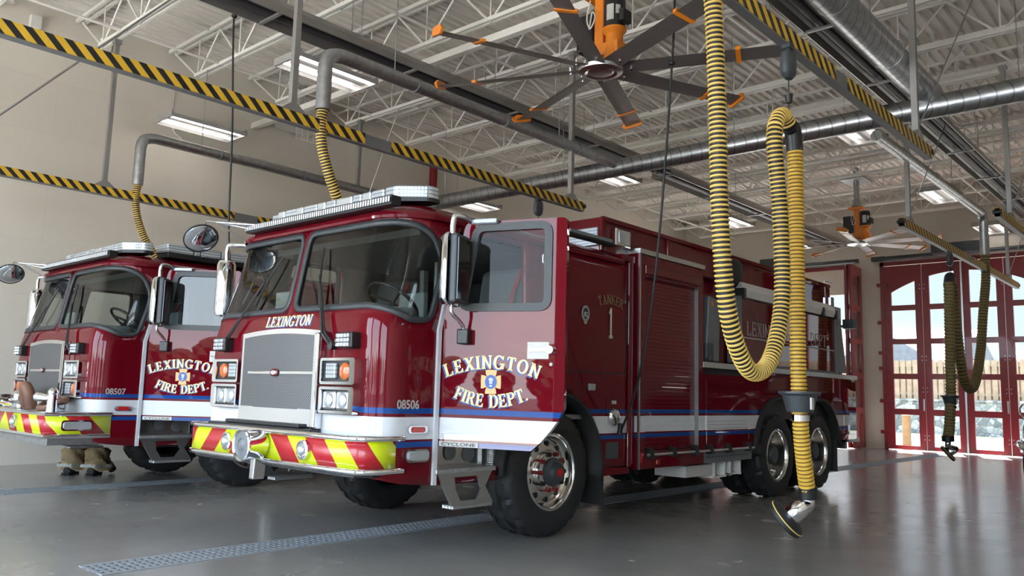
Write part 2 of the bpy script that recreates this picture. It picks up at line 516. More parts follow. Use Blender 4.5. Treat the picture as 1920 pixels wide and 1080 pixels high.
def hazard_mat():
    t = NT('yellow and black hazard tape'); b = t.b
    sep = t.new('ShaderNodeSeparateXYZ'); t.link(t.coord(), sep.inputs[0])
    u = t.math('ADD', sep.outputs[1], t.math('MULTIPLY', sep.outputs[2], 1.0))
    f = t.math('FRACT', t.math('DIVIDE', u, .145))
    n = t.noise(9, 3)
    y = t.mix(t.math('MULTIPLY', n, .4), hexlin(222, 178, 50), hexlin(196, 150, 40))
    t.link(t.mix(t.math('GREATER_THAN', f, .52), y, (.014, .012, .012, 1)), b.inputs['Base Color'])
    b.inputs['Roughness'].default_value = .5
    return t.mat
M['hazard'] = hazard_mat()
def floor_mat():
    t = NT('polished concrete'); b = t.b; co = t.coord()
    n1 = t.noise(.55, 6, .6, co); n2 = t.noise(1.8, 4, .5, co); n3 = t.noise(70, 2, .5, co)
    c = t.ramp(n1, [(.32, (.26, .25, .235, 1)), (.7, (.35, .335, .31, 1))])
    c2 = t.ramp(n2, [(.3, (.9, .9, .9, 1)), (.75, (1, 1, 1, 1))])
    mul = t.new('ShaderNodeMix', data_type='RGBA', blend_type='MULTIPLY'); mul.inputs[0].default_value = .7
    t.link(c, mul.inputs[6]); t.link(c2, mul.inputs[7])
    t.link(mul.outputs[2], b.inputs['Base Color'])
    t.link(t.ramp(n2, [(.25, (.22,) * 3 + (1,)), (.8, (.29,) * 3 + (1,))]), b.inputs['Roughness'])
    b.inputs['Specular IOR Level'].default_value = .6
    b.inputs['Coat Weight'].default_value = .25; b.inputs['Coat Roughness'].default_value = .15
    mp = t.map(co, (1.1, 7, 1))
    w = t.math('ADD', t.math('MULTIPLY', t.noise(1.4, 2, .5, mp), 1.0), t.math('MULTIPLY', n3, .06))
    t.bump(w, .06, .03)
    return t.mat
M['floor'] = floor_mat()
def wall_mat():
    t = NT('painted block wall'); b = t.b; co = t.coord()
    n = t.noise(.5, 4, .5, co)
    br = t.new('ShaderNodeTexBrick'); br.inputs['Scale'].default_value = 1
    br.inputs['Brick Width'].default_value = 1.6; br.inputs['Row Height'].default_value = .8; br.inputs['Mortar Size'].default_value = .008
    br.inputs['Color1'].default_value = (1, 1, 1, 1); br.inputs['Color2'].default_value = (.97, .97, .97, 1); br.inputs['Mortar'].default_value = (.94, .94, .94, 1)
    rt = t.new('ShaderNodeSeparateXYZ'); t.link(co, rt.inputs[0])
    cb = t.new('ShaderNodeCombineXYZ'); t.link(t.math('ADD', rt.outputs[0], rt.outputs[1]), cb.inputs[0]); t.link(rt.outputs[2], cb.inputs[1])
    t.link(cb.outputs[0], br.inputs['Vector'])
    c = t.ramp(n, [(.3, hexlin(206, 199, 188)), (.7, hexlin(214, 207, 196))])
    mul = t.new('ShaderNodeMix', data_type='RGBA', blend_type='MULTIPLY'); mul.inputs[0].default_value = 1
    t.link(c, mul.inputs[6]); t.link(br.outputs[0], mul.inputs[7])
    t.link(mul.outputs[2], b.inputs['Base Color']); b.inputs['Roughness'].default_value = .7
    t.bump(t.noise(40, 4, .6, co), .08, .01)
    return t.mat
M['wall'] = wall_mat()
M['deck'] = pm('white roof deck', hexlin(226, 221, 213), .55, var=.02, vscale=2)
def stone_mat():
    t = NT('field stone'); b = t.b
    v = t.new('ShaderNodeTexVoronoi', feature='DISTANCE_TO_EDGE'); v.inputs['Scale'].default_value = 4.2; t.link(t.coord(), v.inputs['Vector'])
    v2 = t.new('ShaderNodeTexVoronoi'); v2.inputs['Scale'].default_value = 4.2; t.link(t.coord(), v2.inputs['Vector'])
    c = t.ramp(v2.outputs['Color'], [(.2, hexlin(84, 83, 82)), (.8, hexlin(140, 137, 132))])
    e = t.ramp(v.outputs['Distance'], [(.0, (.4, .39, .37, 1)), (.06, (1, 1, 1, 1))])
    mul = t.new('ShaderNodeMix', data_type='RGBA', blend_type='MULTIPLY'); mul.inputs[0].default_value = 1
    t.link(c, mul.inputs[6]); t.link(e, mul.inputs[7]); t.link(mul.outputs[2], b.inputs['Base Color'])
    b.inputs['Roughness'].default_value = .9; t.bump(v.outputs['Distance'], .6, .08)
    return t.mat
M['stone'] = stone_mat()
M['asphalt'] = pm('dark asphalt', (.06, .06, .062, 1), .9, var=.2, vscale=2)
M['rearpave'] = pm('rear driveway', (.085, .082, .076, 1), .9, var=.1, vscale=1)
M['fence'] = pm('weathered fence wood', hexlin(124, 103, 82), .85, var=.2, vscale=3)
M['siding'] = pm('pale house siding', hexlin(140, 140, 140), .7)
M['shingle'] = pm('grey roof shingle', hexlin(92, 90, 95), .85, var=.15, vscale=4)
M['housegrey'] = pm('grey house wall', hexlin(84, 88, 96), .8)
M['pavement'] = pm('concrete pavement', hexlin(184, 180, 172), .85, var=.1, vscale=.7)
M['grass'] = pm('grass', hexlin(70, 76, 40), .95, var=.3, vscale=4)
M['leaf'] = pm('tree foliage', hexlin(34, 44, 26), .9, var=.4, vscale=6)
M['bark'] = pm('bark', hexlin(84, 70, 58), .9, var=.2)
M['hill'] = pm('distant hill', hexlin(108, 122, 112), .95, var=.1, vscale=.05)
def emit(name, col, s):
    t = NT(name); t.b.inputs['Base Color'].default_value = (.9, .9, .9, 1)
    t.b.inputs['Emission Color'].default_value = col; t.b.inputs['Emission Strength'].default_value = s
    return t.mat
M['tube'] = emit('lit fluorescent tube', (1, .95, .9, 1), 3.2)
# ------------------------------------------------------------------ cab surface
HW = 1.22
def c_rake(z): return .19 * max(0, z - 1.62) + .004
def c_tum(z): return .03 * max(0, (z - 1.7)) / .8
def c_r(z):
    t = min(1, max(0, (z - 1.5) / .8)); return .19 + .16 * t * t * (3 - 2 * t)
def cabpt(s, z, d=0):
    """s: 0 mid front, 1 end of front, 2 end of corner, then metres back along the side; d = outward offset"""
    sg = 1 if s >= 0 else -1
    a = abs(s); r = c_r(z); hw = HW - c_tum(z); y0 = c_rake(z); f = hw - r
    if a <= 1: x, y, nx, ny = a * f, y0, 0, -1
    elif a <= 2:
        t = (a - 1) * PI / 2
        x, y, nx, ny = f + r * sin(t), y0 + r - r * cos(t), sin(t), -cos(t)
    else: x, y, nx, ny = hw, y0 + r + (a - 2), 1, 0
    return Vector((sg * (x + nx * d), y + ny * d, z - .0 * d))
def sside(y, z): return 2 + y - c_rake(z) - c_r(z)
CABTOP = 2.49
CABEND = 3.02
DOOR_OUT = [(0.0, .80), (.728, .80), (.80, .865), (.87, .945), (.925, 1.02), (.962, 1.10), (.962, 2.44), (.175, 2.44), (0.0, 1.64)]
DWIN = roundpoly([(.155, 1.80), (.835, 1.795), (.835, 2.40), (.262, 2.40)], .075, 5)
def WS(sg):
    p = roundpoly([(.04, 1.795), (1.0, 1.785), (1.45, 1.76), (2.02, 1.685), (2.20, 1.70), (2.12, 2.15), (1.98, 2.32), (1.72, 2.405), (1.45, 2.43), (.04, 2.435)],
                  [.1, 0, .25, .12, .1, .15, .18, .18, .1, .1], 5)
    return p if sg > 0 else [(-a, b) for a, b in reversed(p)]

def wheel(root, x, y, side, rear=False, r=.545, w=.40, label=None):
    """side +1: outer face towards +x"""
    wt = thing('wheel', None, None, (x, y, r)); wt.parent = root
    del_keys(wt)
    mb = MB(); n = 96
    sh = w / 2
    prof = [(.30, -sh + .03), (.335, -sh + .005), (.42, -sh), (.49, -sh + .015), (r - .022, -sh + .035), (r - .004, -sh + .065)]
    g = [-.115, -.105, -.04, -.03, .03, .04, .105, .115]
    prof += [(r, -sh + .09)]
    for i, q in enumerate(g):
        k = q * (w / .40)
        deep = (i % 4) in (1, 2)
        prof += [(r, k)] if not deep else [(r - .014, k)]
    prof += [(r, sh - .09), (r - .004, sh - .065), (r - .022, sh - .035), (.49, sh - .015), (.42, sh), (.335, sh - .005), (.30, sh - .03)]
    K = len(prof)
    def rf(i, j, rr):
        if rr > r - .03 and (i < 8 or i > K - 9) and (j % 6) in (0,): return rr - .02
        if rr > r - .03 and (j + (i // 2) * 3) % 8 in (0, 1): return rr - .014
        return rr
    mb.lathe(prof, n, 'x', rfun=rf)
    tyre = mb.build('tyre', M['rubber'], wt, 30)
    mb = MB(); o = side
    R = lambda pts, mi=0, n=48: mb.lathe([(a, o * b) for a, b in pts], n, 'x', mi=mi)
    e = sh - .015
    if not rear:
        R([(.318, e - .03), (.322, e + .005), (.305, e + .012), (.292, e), (.286, e - .03), (.282, e - .06), (.265, e - .075), (.19, e - .045), (.165, e - .05)])
        R([(.165, e - .05), (.165, e + .0), (.10, e + .012)], 0)
    else:
        R([(.318, e - .03), (.322, e + .005), (.305, e + .012), (.292, e), (.285, e - .04), (.275, e - .12), (.262, e - .17), (.2, e - .185), (.1, e - .185)])
    rim = mb.build('rim', [M['polish'], M['black']], wt, 40)
    mb = MB()
    for k in range(10):
        a = 2 * PI * (k + .5) / 10
        hx = e - .058 if not rear else e - .176
        mb.cyl((o * (hx - .01), .232 * cos(a), .232 * sin(a)), (o * (hx + .006), .232 * cos(a), .232 * sin(a)), .024 if not rear else .03, 14)
    mb.split('hand_hole', M['black'], rim, 30)
    if not rear:
        for k in range(10):
            mb = MB(); a = 2 * PI * k / 10
            mb.cyl((o * (e - .05), .152 * cos(a), .152 * sin(a)), (o * (e + .024), .152 * cos(a), .152 * sin(a)), .021, 6)
            mb.build('lug_nut', M['doorred'] if k % 3 else M['chassis'], wt, 30)
        mb = MB(); mb.lathe([(.125, o * (e - .05)), (.12, o * (e + .03)), (.085, o * (e + .05)), (.075, o * (e + .085)), (.03, o * (e + .09)), (.001, o * (e + .09))], 24, 'x')
        hub = mb.build('hub', M['darkgrey'], wt, 35)
        mb = MB(); mb.cyl((o * (e + .085), 0, 0), (o * (e + .1), 0, 0), .034, 16); mb.build('hub_cap', M['redlens'], hub, 30)
    else:
        mb = MB(); mb.lathe([(.13, o * (e - .19)), (.12, o * (e - .06)), (.10, o * (e - .03)), (.001, o * (e - .028))], 24, 'x'); mb.build('hub', M['darkgrey'], wt, 35)
    return wt
def del_keys(o):
    for k in ('label', 'category', 'group'):
        if k in o: del o[k]

def pt(root, name, loc=(0, 0, 0), rz=0):
    """an Empty used as a part"""
    o = thing(name, None, None, loc, rz); o.parent = root; return o

def make_door(root, hinge, ang, side=1, window='glass'):
    """ang: opening angle, degrees; local x' = u along the door, built flat then rotated"""
    D = bpy.data.objects.new('door', None); COL.objects.link(D); D.parent = root; D.location = hinge
    # closed: u -> +y, normal -> side*x.  Mesh coordinates: (n, u, z)
    D.rotation_euler = (0, 0, -math.radians(ang) * side)
    F = lambda d: (lambda u, z: (side * d, u, z))
    out = roundpoly(DOOR_OUT, [.01, .0, 0, 0, 0, .0, .04, .05, .02], 4)
    mb = MB()
    sheet(mb, out, [DWIN], F(.0), .2, 0)
    sheet(mb, out, [DWIN], F(-.05), .2, 1)
    od = densify(out, .2); ring(mb, [(a, b) for a, b in od], [(a, b) for a, b in od], lambda u, z: (0, u, z), 0)
    k = len(od); mb.v[-k:] = [(-.05 * side, p[1], p[2]) for p in mb.v[-k:]]
    panel = mb.build('door_panel', [M['paint'], M['interior']], D, 30)
    mb = MB(); A = insetpoly(DWIN, -.022); B = insetpoly(DWIN, .035)
    ring(mb, A, B, F(.012)); ring(mb, A, A, F(.012)); k = len(A); mb.v[-k:] = [(-.002 * side, p[1], p[2]) for p in mb.v[-k:]]
    ring(mb, B, B, F(.012)); mb.v[-k:] = [(-.02 * side, p[1], p[2]) for p in mb.v[-k:]]
    mb.build('window_frame', M['gasket'], D, 50)
    mb = MB(); sheet(mb, insetpoly(DWIN, .03), [], F(-.015), .3); mb.build('window_pane', M[window], D, 0)
    # handle on its white plate
    mb = MB(); mb.M = Matrix.Identity(4)
    def bx(u0, u1, d0, d1, z0, z1): mb.box(*sorted((side * d0, side * d1)), u0, u1, z0, z1)
    bx(.685, .845, .0005, .004, 1.437, 1.555); mb.build('handle_plate', M['white_plate'], D, 0)
    mb = MB(); bx(.70, .84, .004, .014, 1.49, 1.51); mb.tube([(side * .004, .86, 1.50), (side * .04, .86, 1.50)], .028, 16); h = mb.build('handle', M['chrome'], D, 35)
    mb = MB(); mb.tube([(side * .0, .865, 1.40), (side * .012, .865, 1.40)], .012, 12); mb.build('lock', M['chrome'], D, 35)
    mb = MB(); bx(.02, .33, .001, .006, .803, .838); pl = mb.build('name_plate', M['white_plate'], D, 0)
    mb = MB(); put_text(mb, fonttext('CYCLONE', .024, .02, 1.75), lambda a, b, d: (side * (.0065 + d), .175 + side * a, .808 + b)); mb.build('name_plate_lettering', M['darktext'], pl, 0)
    # lettering: blue shadow then cream
    def L(a, b, d, e, off=(0, 0)): return (side * (e + d), .413 + side * (a + off[0]), b + off[1])
    t1 = textpolys('LEXINGTON', .097, GB, .07, .96, 0, 1.13); t2 = textpolys('FIRE DEPT.', .093, GB, .07, -.69, 0, 1.05)
    for t, z in ((t1, 1.362), (t2, 1.088)):
        mb = MB(); put_text(mb, t, lambda a, b, d: L(a, b + z, d, .002), .0012); lt = mb.build('lettering', M['cream'], D, 0)
        mb = MB()
        put_text(mb, t, lambda a, b, d: L(a, b + z, d, .0008, (-.011, -.009)), .0008)
        put_text(mb, t, lambda a, b, d: L(a, b + z, d, .0008, (-.006, -.005)), .0009)
        mb.build('lettering_shadow', M['bluetext'], D, 0)
    # maltese cross emblem
    mb = MB(); q = []
    for k in range(4):
        for (aa, rr) in ((-38, .066), (-30, .088), (0, .078), (30, .088), (38, .066), (45, .045)):
            a = math.radians(90 * k + aa + 90); q.append((rr * cos(a), rr * sin(a) * 1.1))
    put_text(mb, [q], lambda a, b, d: L(a, b + 1.27, d, .001), .0012)
    em = mb.build('emblem', M['gold'], D, 0)
    mb = MB(); c = [(.046 * cos(2 * PI * i / 24), .05 * sin(2 * PI * i / 24)) for i in range(24)]
    put_text(mb, [c], lambda a, b, d: L(a, b + 1.27, d, .0024), .0008); mb.build('emblem_disc', M['bluetext'], em, 0)
    mb = MB(); q = [[(.018 * cos(2 * PI * i / 12), .018 + .014 * sin(2 * PI * i / 12)) for i in range(12)], _rect(-.012, .012, -.012, .008), _rect(-.01, .01, -.032, -.02)]
    put_text(mb, q, lambda a, b, d: L(a, b + 1.268, d, .0034), .0006); mb.build('emblem_mark', M['white_plate'], em, 0)
    # mirror: bracket box, bent arm, shell, top arm, lamp
    mr = bpy.data.objects.new('mirror', None); COL.objects.link(mr); mr.parent = D
    mb = MB(); u0, n0 = .185, .17
    sec = lambda sx, sy: [(u0 - .005 + sx * cos(math.radians(a)), n0 + sy * sin(math.radians(a))) for a in range(90, 271, 15)]
    prof = [(1.80, .03, .06), (1.815, .085, .11), (1.85, .105, .13), (2.28, .105, .13), (2.31, .085, .11), (2.325, .04, .06)]
    vs = []; rows = []
    for z, a, b in prof:
        rows.append([(side * p[1], p[0], z) for p in sec(a, b)])
    nn = len(rows[0]); vs = [p for r_ in rows for p in r_]
    fs = [(i * nn + j, i * nn + j + 1, (i + 1) * nn + j + 1, (i + 1) * nn + j) for i in range(len(rows) - 1) for j in range(nn - 1)]
    mb.add(vs, fs); mb.build('mirror_shell', M['chrome'], mr, 50, solid=.006)
    mb = MB(); bx2 = lambda u0_, u1_, a, b, z0, z1: mb.box(*sorted((side * a, side * b)), u0_, u1_, z0, z1)
    bx2(.18, .245, .06, .28, 1.815, 2.31); mb.build('mirror_housing', M['darkgrey'], mr, 0, bevel=.02, seg=3)
    mb = MB(); bx2(.2455, .249, .075, .265, 1.84, 2.28); mb.build('mirror_glass', M['darkmirror'], mr, 0)
    mb = MB(); mb.tube(spline([(side * .17, .16, 1.81), (side * .165, .165, 1.75), (side * .10, .19, 1.70), (side * .055, .205, 1.66), (side * .045, .205, 1.62)], 6), .014, 10)
    mb.tube(spline([(side * .17, .15, 2.32), (side * .17, .15, 2.40), (side * .165, .165, 2.455), (side * .11, .21, 2.455), (side * -.01, .24, 2.43)], 6), .022, 10)
    mb.split('mirror_arm', M['chrome'], mr, 50)
    mb = MB(); bx2(.16, .25, .0, .07, 1.535, 1.645); mb.build('arm_bracket', M['black'], mr, 0, bevel=.01)
    mb = MB(); bx2(.235, .44, -.002, .045, 2.415, 2.455); lm = mb.build('marker_lamp', M['ledlens'], D, 0, bevel=.008)
    return D

def fire_truck(name, label, loc, number, door_angle, full, chev_ext):
    T = thing(name, label, 'fire truck', loc)
    # ---- cab shell
    def hole_side(pts): # (y,z) -> (s,z)
        return [(sside(y, z), z) for y, z in pts]
    HY = .53
    doorway = densify([(HY + a, b) for a, b in [(.0, .62), (.74, .62), (.74, .80), (.80, .865), (.87, .945), (.925, 1.02), (.955, 1.10), (.955, 2.42), (.185, 2.42), (0.0, 1.64)]], .08)
    lwin = densify(roundpoly([(HY + a, b) for a, b in [(.155, 1.80), (.835, 1.795), (.835, 2.40), (.262, 2.40)]], .07), .1)
    AY, AZ, AR = 1.88, .545, .665
    def outline():
        pts = []
        for sg in (1, -1):
            q = [(.0 if 0 else 0.0, .55)] if 0 else []
            side = [(.45, .53)]
            side += [(HY + .6, .53)] if 0 else []
            arc = [(AY + AR * cos(math.radians(a)), AZ + AR * sin(math.radians(a))) for a in range(180, -1, -9)]
            side = [(HY - .02, .52), (AY - AR - .02, .52)] + arc[1:] + [(CABEND, .53), (CABEND, CABTOP)]
            side = [(sg * sside(y, z), z) for y, z in densify_open(side, .09)]
            front = [(sg * 0.0, .60), (sg * 1.0, .60), (sg * 1.5, .58), (sg * 2.0, .55)]
            pts.append((front, side))
        (f1, s1), (f2, s2) = pts
        top = [(k * .1, CABTOP) for k in range(int(abs(s1[-1][0]) * 10), -int(abs(s2[-1][0]) * 10), -1)]
        return f1 + s1 + top + list(reversed(s2)) + list(reversed(f2[1:]))
    mb = MB()
    holes = [WS(1), WS(-1), hole_side(doorway), [(-a, b) for a, b in reversed(hole_side(lwin))]]
    sheet(mb, outline(), holes, lambda s, z: cabpt(s, z), .1, 0, .11)
    mb.build('cab_shell', [M['paint'], M['interior']], T, 28, solid=.045, inner=1)
    # ---- roof
    mb = MB(); S = [i * .08 for i in range(-int(sside(2.9, 2.47) / .08) - 1, int(sside(2.9, 2.47) / .08) + 2)]
    rows = []
    for z, zz, d in ((2.49, 2.462, .0), (2.47, 2.455, .028), (2.48, 2.475, .036), (2.49, 2.495, .028), (2.5, 2.54, -.03), (2.5, 2.575, -.10), (2.5, 2.60, -.22), (2.5, 2.62, -.45), (2.5, 2.63, -.75)):
        row = []
        for s in S:
            p = cabpt(s, z, 0)
            q = cabpt(s, z, d)
            if d < -.1:
                c = Vector((0, 1.4, 0)); p2 = Vector((p.x * (1 + d / HW), c.y + (p.y - c.y) * (1 + d / 1.45), 0)); q = p2
            row.append((q.x, min(q.y, 2.98), zz))
        rows.append(row)
    n = len(S); mb.add([p for r in rows for p in r], [(i * n + j, i * n + j + 1, (i + 1) * n + j + 1, (i + 1) * n + j) for i in range(len(rows) - 1) for j in range(n - 1)])
    k = len(rows) - 1; mb.f.append(tuple(k * n + j for j in range(n))); mb.m.append(0)
    mb.f.append(tuple([i * n + n - 1 for i in range(len(rows))] + [i * n for i in range(len(rows) - 1, -1, -1)])); mb.m.append(0)
    mb.build('cab_roof', M['red'], T, 40)
    # ---- windshields
    for sg in (1, -1):
        w = densify(WS(sg), .08)
        mb = MB(); sheet(mb, insetpoly(w, .02), [], lambda s, z: cabpt(s, z, -.012), .09, 0, .1); g = mb.build('windshield', M['glass'], T, 60)
        mb = MB(); A = insetpoly(w, -.016); B = insetpoly(w, .03)
        ring(mb, A, B, lambda s, z: cabpt(s, z, .008)); mb.build('windshield_seal', M['gasket'], g, 50, solid=.025)
    lw = [(-sside(y, z), z) for y, z in roundpoly([(HY + a, b) for a, b in [(.155, 1.80), (.835, 1.795), (.835, 2.40), (.262, 2.40)]], .07)]
    mb = MB(); sheet(mb, lw, [], lambda s, z: cabpt(s, z, -.012), .3); g = mb.build('side_window', M['pane'], T, 60)
    mb = MB(); ring(mb, insetpoly(lw, -.02), insetpoly(lw, .03), lambda s, z: cabpt(s, z, .006)); mb.build('window_seal', M['gasket'], g, 50, solid=.02)
    for sg in (1, -1):
        mb = MB(); mb.box(*sorted((sg * 1.10, sg * 1.232)), 2.985, 3.05, .53, 2.485); mb.build('cab_edge_trim', M['red'], T, 0, bevel=.008)
    # ---- aluminium jamb strip beside each door
    for sg in (1, -1):
        mb = MB()
        path = [(HY - .025, .525), (HY - .025, 1.64), (HY + .135, 2.28)]
        for (y0, z0), (y1, z1) in zip(path[:-1], path[1:]):
            for dy0, dy1 in ((-.018, .016),):
                x = HW + .004
                vs = [(sg * (x - .01 - c_tum(zz) ), yy, zz) for yy, zz in ((y0 + dy0, z0), (y0 + dy1, z0), (y1 + dy1, z1), (y1 + dy0, z1))]
                vs += [(sg * (x + .018 - c_tum(zz)), yy, zz) for yy, zz in ((y0 + dy0, z0), (y0 + dy1, z0), (y1 + dy1, z1), (y1 + dy0, z1))]
                mb.add(vs, [(0, 1, 2, 3), (4, 5, 6, 7), (0, 1, 5, 4), (1, 2, 6, 5), (2, 3, 7, 6), (3, 0, 4, 7)])
        mb.build('door_jamb', M['white'], T, 0)
    # ---- doors
    make_door(T, (HW, HY, 0), door_angle, 1, 'pane' if full else 'sideglass')
    ld = bpy.data.objects.new('mirror', None)
    # left side mirror (far side of the cab)
    COL.objects.link(ld); ld.parent = T
    mb = MB(); u0, n0 = HY - .27, HW + .24
    for z0, z1, a, b in ((1.83, 2.36, .08, .11),):
        mb.lathe([(.02, z0 - .01), (.075, z0 + .01), (.085, z0 + .05), (.085, z1 - .05), (.07, z1 - .01), (.02, z1)], 24, 'z', (-n0, u0, 0))
    mb.build('mirror_shell', M['chrome'], ld, 50)
    mb = MB(); mb.tube(spline([(-n0, u0, 2.35), (-n0, u0, 2.47), (-n0 + .05, u0 + .03, 2.505), (-HW + .03, u0 + .30, 2.50)], 6), .022, 10)
    mb.tube(spline([(-n0, u0, 1.84), (-n0 + .03, u0 + .02, 1.76), (-HW - .03, u0 + .22, 1.66), (-HW + .01, u0 + .26, 1.62)], 6), .014, 8); mb.split('mirror_arm', M['chrome'], ld, 50)
    # ---- round convex mirror on a rod at the roof corner
    cm = bpy.data.objects.new('convex_mirror', None); COL.objects.link(cm); cm.parent = T
    c = Vector((-1.215, -.135, 2.475)); ax = Vector((.70, -.12, -.70)).normalized()
    mb = MB(); mb.lathe([(.001, .02), (.075, .020), (.125, .006), (.14, -.004)], 32); mb.build('mirror_face', M['chrome'], cm, 50)
    mb = MB(); mb.lathe([(.14, -.004), (.15, .0), (.152, -.012), (.125, -.04), (.001, -.05)], 32); mb.build('mirror_back', M['black'], cm, 50)
    cm.location = c; cm.rotation_euler = ax.to_track_quat('Z', 'Y').to_euler()
    mb = MB(); j = Vector((-.98, -.12, 2.60))
    mb.tube(spline([c + Vector((.02, .02, .12)), c + Vector((.08, 0, .15)), j], 6), .007, 8)
    mb.tube([j, (-.70, .10, 2.58)], .012, 8); mb.tube([j, (-.74, .16, 2.54)], .009, 8); mb.tube([j, (-.93, .12, 2.47)], .009, 8)
    mb.build('convex_mirror_rod', M['alu'], T, 50)
    # ---- wipers
    def wiper(base, mid, tip, b0, b1, dbl):
        mb = MB()
        B = lambda x, z, d: Vector((x, cabpt(min(2, abs(x) / (HW - c_r(z))), z).y - d, z))
        pts = [B(*base, .03), B(*mid, .06), B(*tip, .045)]
        mb.tube(pts, [.02, .012, .008], 6)
        if dbl: mb.tube([p + Vector((.035, 0, 0)) for p in pts[:2]] + [pts[2]], .007, 6)
        mb.tube([B(*base, -.02), B(*base, .05)], .028, 10)
        w = mb.build('wiper', M['black'], T, 40)
        mb = MB(); q = [B(b0[0] + (b1[0] - b0[0]) * t / 8, b0[1] + (b1[1] - b0[1]) * t / 8, .02 + .012 * sin(PI * t / 8)) for t in range(9)]
        mb.tube(q, .009, 6); mb.build('wiper_blade', M['black'], w, 40)
    wiper((.66, 1.50), (.57, 1.60), (.36, 2.05), (.30, 2.28), (.41, 1.80), True)
    wiper((-.86, 1.50), (-.84, 1.55), (-.42, 2.05), (-.26, 2.26), (-.52, 1.86), True)
    # ---- grille
    G = bpy.data.objects.new('grille', None); COL.objects.link(G); G.parent = T
    def arch(x): return 1.615 + .03 * (1 - (x / .55) ** 2)
    gx = [-.545 + 1.09 * i / 16 for i in range(17)]
    go = [(-.545, .90), (.545, .90)] + [(x, arch(x)) for x in reversed(gx)]
    gi = insetpoly(go, .04)
    mb = MB(); mb.prism([(x, z) for x, z in go], 'y', -.045, .0, cap=False)
    ring(mb, go, gi, lambda x, z: (x, -.045, z)); mb.build('grille_frame', M['chrome'], G, 35)
    mb = MB(); mb.box(.495, .555, -.075, -.04, .90, 1.60); mb.build('grille_edge', M['chrome'], G, 0, bevel=.012)
    mb = MB(); sheet(mb, [(x, max(z, 1.03)) for x, z in gi], [], lambda x, z: (x, -.05 - .012 * (1 - (x / .55) ** 2), z), .2); mb.build('grille_mesh', M['grille'], G, 60)
    mb = MB(); mb.box(-.505, .505, -.058, -.04, .91, 1.035); mb.build('grille_apron', M['chrome'], G, 0)
    mb = MB(); mb.box(-.40, .505, -.072, -.045, 1.288, 1.315); bar = mb.build('grille_bar', M['chrome'], G, 0, bevel=.006)
    mb = MB(); mb.lathe([(.05, -.07), (.055, -.08), (.04, -.086), (.001, -.086)], 28, 'y'); mb.v = [(p[0], p[1], p[2] * .55 + 1.303) for p in mb.v]; mb.build('grille_badge', M['red'], bar, 35)
    mb = MB(); mb.lathe([(.038, -.084), (.033, -.089), (.001, -.089)], 28, 'y'); mb.v = [(p[0], p[1], p[2] * .5 + 1.303) for p in mb.v]; mb.build('badge_face', M['chrome'], bar, 35)
    # ---- headlamps
    for sg in (1, -1):
        for iz, (z0, z1) in enumerate(((1.015, 1.205), (1.222, 1.412))):
            x0, x1 = .575, .985
            mb = MB(); mb.M = Matrix.Diagonal((sg, 1, 1, 1))
            o = rrect(x0, x1, z0, z1, .02); i1 = rrect(x0 + .02, x1 - .06, z0 + .02, z1 - .02, .012)
            mb.prism(o, 'y', -.06, .02, cap=False); ring(mb, o, i1, lambda x, z: (x, -.06, z)); ring(mb, i1, i1, lambda x, z: (x, -.06, z)); k = len(i1); mb.v[-k:] = [(p[0], -.02, p[2]) for p in mb.v[-k:]]
            bz = mb.build('headlamp_bezel', M['chrome'], T, 40)
            mb = MB(); mb.M = Matrix.Diagonal((sg, 1, 1, 1)); mb.box(x0 + .018, x1 - .058, -.026, -.015, z0 + .018, z1 - .018); mb.build('bezel_back', M['black'], bz, 0)
            xm = (x0 + x1 - .04) / 2
            for q in range(2):
                xa, xb = (x0 + .03, xm - .008) if q == 0 else (xm + .008, x1 - .07)
                mb = MB(); mb.M = Matrix.Diagonal((sg, 1, 1, 1))
                top = (iz == 1) == full
                if top and q == 1:
                    mb.lathe([(.001, -.05), (.05, -.046), (.062, -.036), (.062, -.02)], 24, 'y', ((xa + xb) / 2, 0, (z0 + z1) / 2)); mb.build('turn_signal', M['amber'], bz, 40)
                elif top:
                    mb.box(xa + .02, xb - .005, -.05, -.02, z0 + .04, z1 - .035); mb.build('flasher', M['ledlens'], bz, 0, bevel=.01)
                else:
                    mb.box(xa, xb, -.045, -.02, z0 + .03, z1 - .03, 0)
                    mb.build('headlamp_surround', M['alu'], bz, 0, bevel=.012)
                    mb = MB(); mb.M = Matrix.Diagonal((sg, 1, 1, 1)); mb.ball(((xa + xb) / 2, 0, (z0 + z1) / 2), .056, 20); mb.v = [(p[0], p[1] * .35 - .045, p[2]) for p in mb.v]; mb.build('headlamp', M['lens'], bz, 60)
        mb = MB(); mb.M = Matrix.Diagonal((sg, 1, 1, 1)); mb.box(.78, .955, -.075, .01, 1.48, 1.595); fl = mb.build('warning_lamp', M['black'], T, 0, bevel=.012)
        mb = MB(); mb.M = Matrix.Diagonal((sg, 1, 1, 1))
        for a in range(3):
            for b in range(4): mb.box(.79 + .038 * b, .824 + .038 * b, -.095, -.07, 1.49 + .032 * a, 1.518 + .032 * a)
        mb.build('warning_lamp_lens', M['lens'], fl, 0, bevel=.004, seg=1)
    # ---- name on the brow
    Fn = lambda a, b, d: (.0 + a, c_rake(1.67 + b) - .001 - d, 1.668 + b)
    tp = textpolys('LEXINGTON', .085, GB, .06, 0, .18, 1.12)
    if full:
        mb = MB(); put_text(mb, tp, lambda a, b, d: Fn(a + .012, b - .008, d), .0008); mb.build('brow_lettering_shadow', M['bluetext'], T, 0)
        mb = MB(); put_text(mb, tp, lambda a, b, d: Fn(a, b, d + .0012), .001); mb.build('brow_lettering', M['cream'], T, 0)
